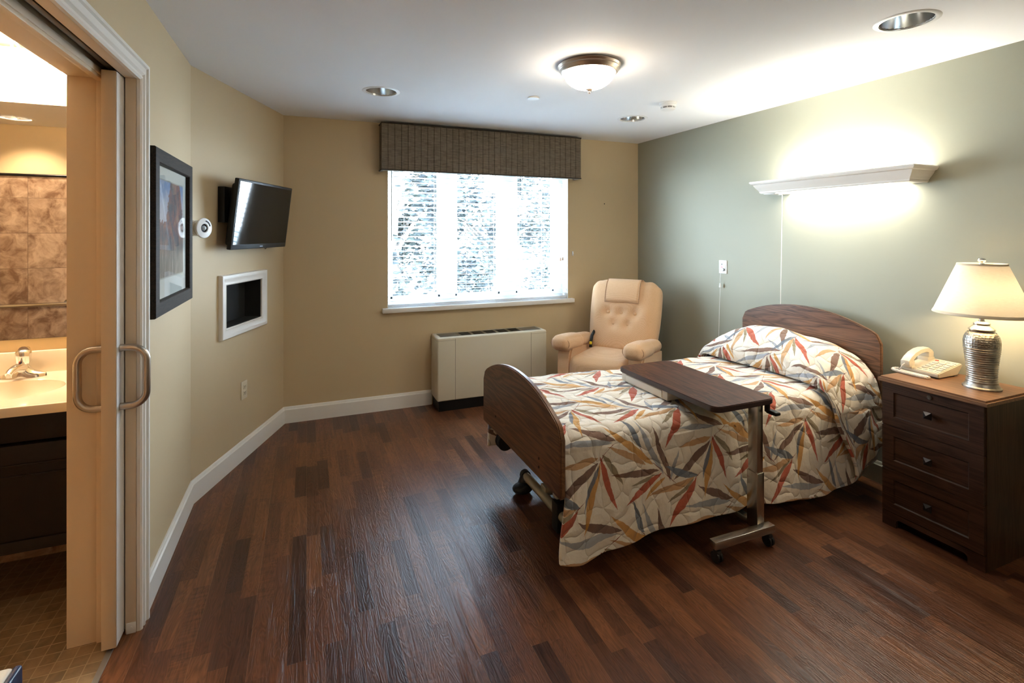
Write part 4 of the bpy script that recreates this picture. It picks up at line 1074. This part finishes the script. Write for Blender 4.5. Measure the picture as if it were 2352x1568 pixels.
# ------------------------------------------------------------------ table lamp
LX, LY = 3.008, 1.388
lamp = thing('table_lamp', 'ribbed pewter table lamp with a wide cream shade on the nightstand', 'lamp', (LX, LY, NZt))
def pewter(name, dimple=False):
    m = mat(name, (.42, .41, .38), .36, 1); nt = m.node_tree
    n = nd(nt, 'TexNoise', {'Vector': objcoord(nt), 'Scale': 40.0, 'Detail': 4.0})
    nt.links.new(ramp(nt, n.outputs[0], [(.35, (.30, .29, .26)), (.65, (.46, .44, .40))]), bsdf(m).inputs['Base Color'])
    v = nd(nt, 'TexVoronoi', {'Vector': objcoord(nt), 'Scale': 95.0 if dimple else 300, 'Randomness': .3})
    bump(m, v.outputs['Distance'], .8 if dimple else .06, .003 if dimple else .001); return m
Mp, Mpd = pewter('ribbed_pewter'), pewter('hammered_pewter', True)
def bodyr(z):
    T_ = [(0, .072), (.006, .073), (.012, .066), (.025, .060), (.045, .0565), (.068, .0555), (.10, .058), (.15, .063), (.19, .068), (.222, .0695), (.245, .066), (.258, .060), (.266, .053)]
    for (a, b), (c, d) in zip(T_, T_[1:]):
        if z <= c: return b + (d - b) * (z - a) / (c - a)
    return T_[-1][1]
pr_ = [(.001, 0), (.071, 0)]; z = 0
while z < .197: 
    rib = .0016 * (1 if (z > .028 and (z % .0105) < .0030) else 0); pr_.append((bodyr(z) + rib, z)); z += .0018
bm = newbm(); lathe(bm, pr_, 64); base_ = link('body', bm, Mp, lamp, 60)
bm = newbm(); lathe(bm, [(bodyr(z_), z_) for z_ in (.196, .205, .215, .222, .232, .242, .252, .26, .266)], 64); link('hammered_shoulder', bm, Mpd, lamp, 60)
bm = newbm(); lathe(bm, [(.052, .264), (.046, .268), (.0465, .274), (.051, .279), (.050, .283), (.044, .287), (.040, .292), (.031, .299), (.030, .302), (.0325, .305), (.031, .311), (.024, .316), (.014, .319)], 48); link('neck', bm, mat('polished_pewter', (.62, .60, .56), .2, 1), lamp, 60)
bm = newbm(); cyl(bm, (0, 0, .316), (0, 0, .40), .0105, n=20); link('socket', bm, M_satin, lamp)
bm = newbm(); lathe(bm, [(.185, .355), (.092, .594)], 96); sh = link('shade', bm, M_shade, lamp, 60)
bm = newbm(); lathe(bm, [(.1858, .353), (.1865, .356), (.1815, .367), (.1805, .363)], 96); link('shade_trim', bm, mat('cream_shade_trim', (.72, .62, .46), .8), sh); bm = newbm(); lathe(bm, [(.0945, .588), (.0925, .597), (.0905, .597), (.0920, .588)], 96); link('shade_trim', bm, mat('cream_shade_trim', (.72, .62, .46), .8), sh)
bm = newbm(); lathe(bm, [(.001, .592), (.012, .593), (.008, .598), (.009, .602), (.0145, .607), (.016, .613), (.012, .620), (.001, .623)], 24)
for k in range(3):
    a = 2 * pi * k / 3; cyl(bm, (0, 0, .592), (.091 * cos(a), .091 * sin(a), .590), .0018, n=8)
link('finial', bm, M_satin, lamp)
bm = newbm(); tube(bm, [(.02, 0, .36), (.055, 0, .42), (.06, 0, .50), (.03, 0, .57), (0, 0, .592)], .002, 6); tube(bm, [(-.02, 0, .36), (-.055, 0, .42), (-.06, 0, .50), (-.03, 0, .57), (0, 0, .592)], .002, 6); link('harp', bm, M_satin, lamp)
bm = newbm(); sphere(bm, (0, 0, .465), .030, (1, 1, 1.25)); link('bulb', bm, emis('lit_lamp_bulb', (1, .78, .5), 5), lamp)
ld = bpy.data.lights.new('table_lamp_bulb', 'POINT'); ld.energy = SHADE_BULB_W; ld.color = (1, .76, .46); ld.shadow_soft_size = .04
lo = bpy.data.objects.new('table_lamp_bulb', ld); COL.objects.link(lo); lo.location = (LX, LY + .0, NZt + .425)

# ------------------------------------------------------------------ telephone
ph = thing('telephone', 'cream desk telephone with large keys and coiled cord on the nightstand', 'telephone', (2.965, 1.545, NZt))
M_ph = mat('cream_phone_plastic', (.54, .48, .37), .35)
L_, Wd = .195, .175       # x depth, y width
bm = newbm()
side = [(0.0, .010), (0.0, .028), (.20, .062), (.212, .052), (.165, .004), (.01, .004)]
prism(bm, side, lambda u, v: (u, 0, v), lambda u, v: (u, Wd, v)); bmesh.ops.bevel(bm, geom=list(bm.edges), offset=.004, segments=2, affect='EDGES'); link('base', bm, M_ph, ph, 40)
SL = math.atan2(.034, .20)
TP = Matrix.Translation((0, 0, .028)) @ Matrix.Rotation(-SL, 4, 'Y')
M_key = mat('pale_grey_keys', (.40, .40, .37), .4)
for i in range(4):
    for j in range(3):
        bm = newbm(); x, y = .052 + i * .030, .014 + j * .033
        box(bm, (x - .011, y - .0125 + .006, -.001), (x + .011, y + .0125 + .006, .005), .0025, 2, M=TP); link('number_key', bm, M_key, ph)
for j in range(4):
    bm = newbm(); box(bm, (.018, .010 + j * .026, -.001), (.030, .028 + j * .026, .003), .002, 2, M=TP); link('function_key', bm, M_key, ph)
    bm = newbm(); box(bm, (.170, .010 + j * .026, -.001), (.180, .026 + j * .026, .003), .002, 2, M=TP); link('function_key', bm, M_red if j == 3 else M_key, ph)
for x in (.02, .15):
    for y in (.012, Wd - .012):
        bm = newbm(); cyl(bm, (x, y, 0), (x, y, .006), .006, n=12); link('rubber_foot', bm, M_rubber, ph)
bm = newbm()   # handset along x at far side
hy = Wd - .028
pth = [(-.012, .052), (.010, .072), (.045, .094), (.09, .108), (.13, .112), (.165, .108), (.192, .094)]
rings = []
for k, (x, z) in enumerate(pth):
    hwid = .023; hgt = .010 if 1 < k < 5 else .013
    rings.append([bm.verts.new((x, hy + a * hwid, z + b * hgt)) for a, b in ((-1, -1), (-.85, .8), (-.5, 1), (.5, 1), (.85, .8), (1, -1))])
for a, b in zip(rings, rings[1:]):
    for k in range(6): bm.faces.new((a[k], a[(k + 1) % 6], b[(k + 1) % 6], b[k]))
bm.faces.new(rings[0]); bm.faces.new(list(reversed(rings[-1])))
box(bm, (-.014, hy - .023, .030), (.034, hy + .023, .066), .006, 2); box(bm, (.155, hy - .023, .066), (.200, hy + .023, .100), .006, 2)
bmesh.ops.recalc_face_normals(bm, faces=bm.faces); hs = link('handset', bm, M_ph, ph, 35)
bm = newbm(); box(bm, (.0, hy - .026, .02), (.036, hy + .026, .038), .003); box(bm, (.14, hy - .026, .04), (.20, hy + .026, .070), .003); link('cradle', bm, M_ph, ph)
def coil(path, rad, pitch, wire):
    P = [Vector(p) for p in path]; L = [0]
    for a, b in zip(P, P[1:]): L.append(L[-1] + (b - a).length)
    n = int(L[-1] / pitch * 9); out = []
    for i in range(n + 1):
        s = L[-1] * i / n; k = max(j for j in range(len(L) - 1) if L[j] <= s + 1e-9)
        t = (s - L[k]) / (L[k + 1] - L[k]); p = P[k].lerp(P[k + 1], t); d = (P[min(k + 2, len(P) - 1)] - P[max(k - 1, 0)]).normalized()
        sd_ = d.cross(Vector((0, 0, 1))).normalized(); up = sd_.cross(d); a = 2 * pi * s / pitch
        out.append(p + sd_ * rad * cos(a) + up * rad * sin(a))
    return out
cp = []
ctrl = [(-.010, .178, .014), (-.018, .196, .012), (-.030, .198, .0085), (-.040, .182, .0085), (-.046, .155, .0085), (-.050, .12, .0085), (-.052, .08, .0085), (-.052, .045, .0085), (-.048, .026, .0085), (-.038, .022, .0085), (-.031, .034, .0085), (-.030, .07, .0085), (-.028, .11, .0085), (-.024, .15, .0085), (-.012, .168, .0085)]
for i in range(81): cp.append(catmull(ctrl, i / 80))
bm = newbm(); tube(bm, coil(cp, .0058, .0042, .0016), .0017, 5)
tube(bm, [(-.015, hy, .050), (-.026, hy + .006, .040), (-.030, hy + .010, .024), (-.022, hy + .022, .016), (-.012, .175, .012)], .0022, 8); link('coiled_cord', bm, mat('white_phone_cord', (.74, .68, .60), .4), ph, 60)

# ------------------------------------------------------------------ bathroom
van = thing('bathroom_vanity', 'dark espresso vanity cabinet below the bathroom sink', 'vanity', (-1.75, BY1 - .008, .30))
vx0_, vx1_ = -.94, .93      # local x
vd = .55
bm = newbm(); box(bm, (vx0_, -vd, .42), (vx1_, -vd + .02, .54), .002); link('apron', bm, M_darkcab, van)
bm = newbm(); box(bm, (vx0_, -vd + .025, .02), (vx1_, -.01, .40)); link('body', bm, M_darkcab, van, 0)
bm = newbm()
box(bm, (vx0_, -vd + .006, .03), (vx1_, -vd + .026, .405), .003); box(bm, (vx0_, -vd + .0, .325), (vx1_, -vd + .008, .335), .003); box(bm, (vx0_, -vd, .285), (vx1_, -vd + .008, .293), .002); box(bm, (vx0_, -vd + .001, .0), (vx1_, -vd + .024, .045), .003)
pn = link('door', bm, M_darkcab, van)
bm = newbm(); pts = [(.30 + .17 * k / 10, -vd - .004 - .022 * sin(pi * k / 10), .375) for k in range(11)]; tube(bm, pts, .005, 10); link('handle', bm, M_satin, pn)

ct = thing('vanity_countertop', 'cream moulded countertop with oval basin and backsplash', 'countertop', (-1.75, BY1 - .008, .84))
bm = newbm()
cxb, cyb, ra, rb = .565, -.325, .235, .165
ov = [(cxb + ra * cos(2 * pi * i / 40), cyb - rb * sin(2 * pi * i / 40)) for i in range(40)]
prism(bm, [(vx0_, -.585), (vx1_ + .012, -.585), (vx1_ + .012, 0), (vx0_, 0)], lambda u, v: (u, v, .022), lambda u, v: (u, v, .0), holes=[ov])
box(bm, (vx0_, -.588, -.014), (vx1_ + .012, -.57, .0225), .003)
box(bm, (vx0_, -.024, .02), (vx1_ + .012, 0, .122), .004, 2)
link('slab', bm, M_porcelain, ct, 30)
bm = newbm()
rg = []
for k in range(10):
    t = k / 9; s = cos(t * pi / 2) ** .6 if k < 9 else .02; z = .022 - .12 * sin(t * pi / 2)
    rg.append([bm.verts.new((cxb + ra * s * cos(2 * pi * i / 40), cyb - rb * s * sin(2 * pi * i / 40), z)) for i in range(40)])
for a, b in zip(rg, rg[1:]):
    for i in range(40): bm.faces.new((a[i], b[i], b[(i + 1) % 40], a[(i + 1) % 40]))
bm.faces.new(rg[-1]); link('basin', bm, M_porcelain, ct, 60)

fa = thing('faucet', 'chrome single-lever faucet behind the bathroom basin', 'faucet', (-1.175, BY1 - .105, .862))
bm = newbm()   # winged base
rows = []
for i in range(25):
    t = i / 24 * 2 - 1; x = t * .080; hz = .014 + .045 * math.exp(-(t / .28) ** 2) + .018 * (1 - t * t); wy = .028 * math.sqrt(max(.02, 1 - t * t)) + .002
    rows.append([bm.verts.new((x, wy * cos(a), max(0, hz * sin(a)))) for a in [pi * k / 10 for k in range(11)]])
for a, b in zip(rows, rows[1:]):
    for k in range(10): bm.faces.new((a[k], b[k], b[k + 1], a[k + 1]))
    bm.faces.new((a[10], b[10], b[0], a[0]))
bmesh.ops.recalc_face_normals(bm, faces=bm.faces); link('base', bm, M_chrome, fa, 60)
bm = newbm(); tube(bm, [(0, 0, .035), (-.0, -.03, .052), (-.0, -.075, .056), (0, -.11, .050), (0, -.125, .042)], [.022, .020, .016, .014, .011], 16); cyl(bm, (0, -.118, .028), (0, -.118, .045), .010, n=16); link('spout', bm, M_chrome, fa, 60)
bm = newbm(); lathe(bm, [(.001, .062), (.022, .062), (.025, .070), (.027, .095), (.028, .11), (.024, .120), (.012, .126), (.001, .127)], 32); tube(bm, [(0, .0, .118), (.0, .03, .118), (.0, .05, .108)], [.020, .014, .008], 12); lv = link('lever', bm, M_chrome, fa, 60)
bm = newbm(); sphere(bm, (-.003, -.0262, .074), .0028); link('hot_dot', bm, M_red, lv)
bm = newbm(); sphere(bm, (.003, -.0262, .074), .0028); link('cold_dot', bm, mat('dark_blue_dot', (.01, .015, .06), .4), lv)

mr = thing('vanity_mirror', 'wide frameless mirror on the wall above the bathroom sink', 'mirror', (-1.75, BY1, 1.02))
bm = newbm(); box(bm, (-.95, -.007, -.004), (.94, -.001, 1.09)); link('glass', bm, M_mirror, mr, 0)

vl = thing('vanity_light', 'brightly lit multi-shade vanity light bar above the bathroom mirror', 'wall light', (-1.30, BY1, 2.33))
bm = newbm(); box(bm, (-.45, -.03, -.03), (.40, 0, .03), .006, 2); link('back_bar', bm, M_nickel, vl)
M_vs = emis('lit_frosted_shade', (1, .83, .60), VANITY_EMIT)
for k in range(4):
    x = -.36 + k * .23
    bm = newbm(); pts = [(x, -.03, 0)] + [(x, -.075 - .045 * sin(a), .0 + .05 * sin(a * 1.0) + (.0)) for a in (.4, .8, 1.2, 1.57)] + [(x, -.14, .02), (x, -.14, -.02)]
    tube(bm, pts, .006, 10); lathe(bm, [(.001, -.012), (.028, -.014), (.03, -.03)], 24, M=Matrix.Translation((x, -.14, 0))); ar = link('arm', bm, M_nickel, vl)
    bm = newbm(); lathe(bm, [(.030, -.03), (.040, -.05), (.052, -.09), (.060, -.125), (.064, -.135)], 32, M=Matrix.Translation((x, -.14, 0)), cap0=True); link('glass_shade', bm, M_vs, ar)

gb = thing('grab_bar', 'chrome grab bar on the tiled bathroom wall, seen in the mirror', 'grab bar', (-1.95, BY0 + .006, .885))
bm = newbm(); tube(bm, [(-.55, 0, 0), (-.55, .035, 0), (-.54, .042, 0), (.54, .042, 0), (.55, .035, 0), (.55, 0, 0)], .016, 16); link('bar', bm, M_chrome, gb)
for x in (-.55, .55, 0):
    bm = newbm(); cyl(bm, (x, 0, 0), (x, .006, 0), .038, n=28); link('flange', bm, M_chrome, gb)
    if x == 0:
        bm = newbm(); cyl(bm, (0, 0, 0), (0, .042, 0), .012, n=16); link('bracket', bm, M_chrome, gb)

# a chair just outside the doorway, only the tip of one armrest enters the frame
hc_ = thing('wheeled_chair', 'blue edged armrest tip poking in at the bottom left corner', 'chair', (-.62, 1.03, 0))
TIP = Vector((.093, .245, .655))
bm = newbm()
for k in range(1): box(bm, (-.05, -.36, -.012), (0.0, 0.0, .012), .008, 3, M=Matrix.Translation(TIP) @ Matrix.Rotation(R(0), 4, 'Z')); 
am = link('armrest', bm, mat('cream_vinyl_armrest', (.72, .66, .58), .45), hc_)
bm = newbm(); box(bm, (-.003, -.36, -.030), (.012, .004, .010), .006, 3, M=Matrix.Translation(TIP)); link('blue_edge', bm, mat('navy_enamel', (.02, .035, .09), .25), am)
bm = newbm(); cyl(bm, TIP + Vector((-.02, -.30, -.01)), (TIP.x - .02, TIP.y - .30, .0), .012, n=16); cyl(bm, TIP + Vector((-.02, -.06, -.02)), (TIP.x - .02, TIP.y - .30, .45), .010, n=16); link('frame', bm, M_chrome, hc_)

# ------------------------------------------------------------------ outside
bm = newbm(); box(bm, (-30, 6.5, -3.6), (35, 60, -3.5)); struct('ground', bm, mat('pale_paving_ground', (.45, .46, .44), .8), smooth=0)
def leafmat(nm, a, b):
    m = mat(nm, a, .6); nt = m.node_tree
    w = nd(nt, 'TexNoise', {'Vector': objcoord(nt), 'Scale': 2.5, 'Detail': 3.0})
    nt.links.new(ramp(nt, w.outputs[0], [(.4, a), (.62, b)]), bsdf(m).inputs['Base Color']); return m
M_leafA = leafmat('green_foliage', (.007, .011, .014), (.020, .030, .026)); M_bark = mat('bark', (.08, .065, .055), .9)
def tree(label, x, y, cz, rx, rz_, nleaf, size, seed):
    rnd = random.Random(seed)
    t = thing('tree', label, 'tree', (x, y, -3.5), 0, 'trees outside the window')
    bm = newbm(); top = cz + 3.5
    tube(bm, [(0, 0, 0), (.1, 0, top * .4), (-.05, .05, top * .8), (.05, 0, top + rz_ * .6)], [.16, .13, .09, .03], 10)
    clus = []
    for k in range(26):
        a = rnd.uniform(0, 2 * pi); e = rnd.uniform(-1, 1); r_ = rnd.uniform(.35, 1) ** .6
        p = Vector((rx * r_ * cos(a) * math.sqrt(max(0, 1 - e * e * .8)), rx * .6 * r_ * sin(a), top + rz_ * e)); clus.append(p)
        tube(bm, [(0, 0, max(.5, p.z - rx * .7)), p * .6 + Vector((0, 0, p.z * .36)), p], [.045, .025, .008], 6)
    link('trunk', bm, M_bark, t)
    bm = newbm()
    for k in range(nleaf):
        c = rnd.choice(clus); p = c + Vector((rnd.gauss(0, rx * .17), rnd.gauss(0, rx * .15), rnd.gauss(0, rz_ * .11)))
        q = Matrix.Rotation(rnd.uniform(0, 2 * pi), 3, 'Z') @ Matrix.Rotation(rnd.uniform(-1.3, 1.3), 3, 'X'); s = size * rnd.uniform(.6, 1.3)
        vs_ = [bm.verts.new(p + q @ Vector((a * s, b * s, 0))) for a, b in ((-.5, 0), (0, -.3), (.6, 0), (0, .3))]; bm.faces.new(vs_)
    link('foliage', bm, M_leafA, t, 0)
tree('dense leafy tree seen through the left window light', 1.45, 9.0, 1.7, 1.2, 2.6, 13000, .12, 1)
tree('leafy tree filling the middle window light', 4.6, 12.6, 1.8, 1.6, 3.2, 12000, .14, 2)
tree('sparser leafy tree seen through the right window light', 8.9, 16.0, .3, 2.2, 2.8, 9000, .17, 3)
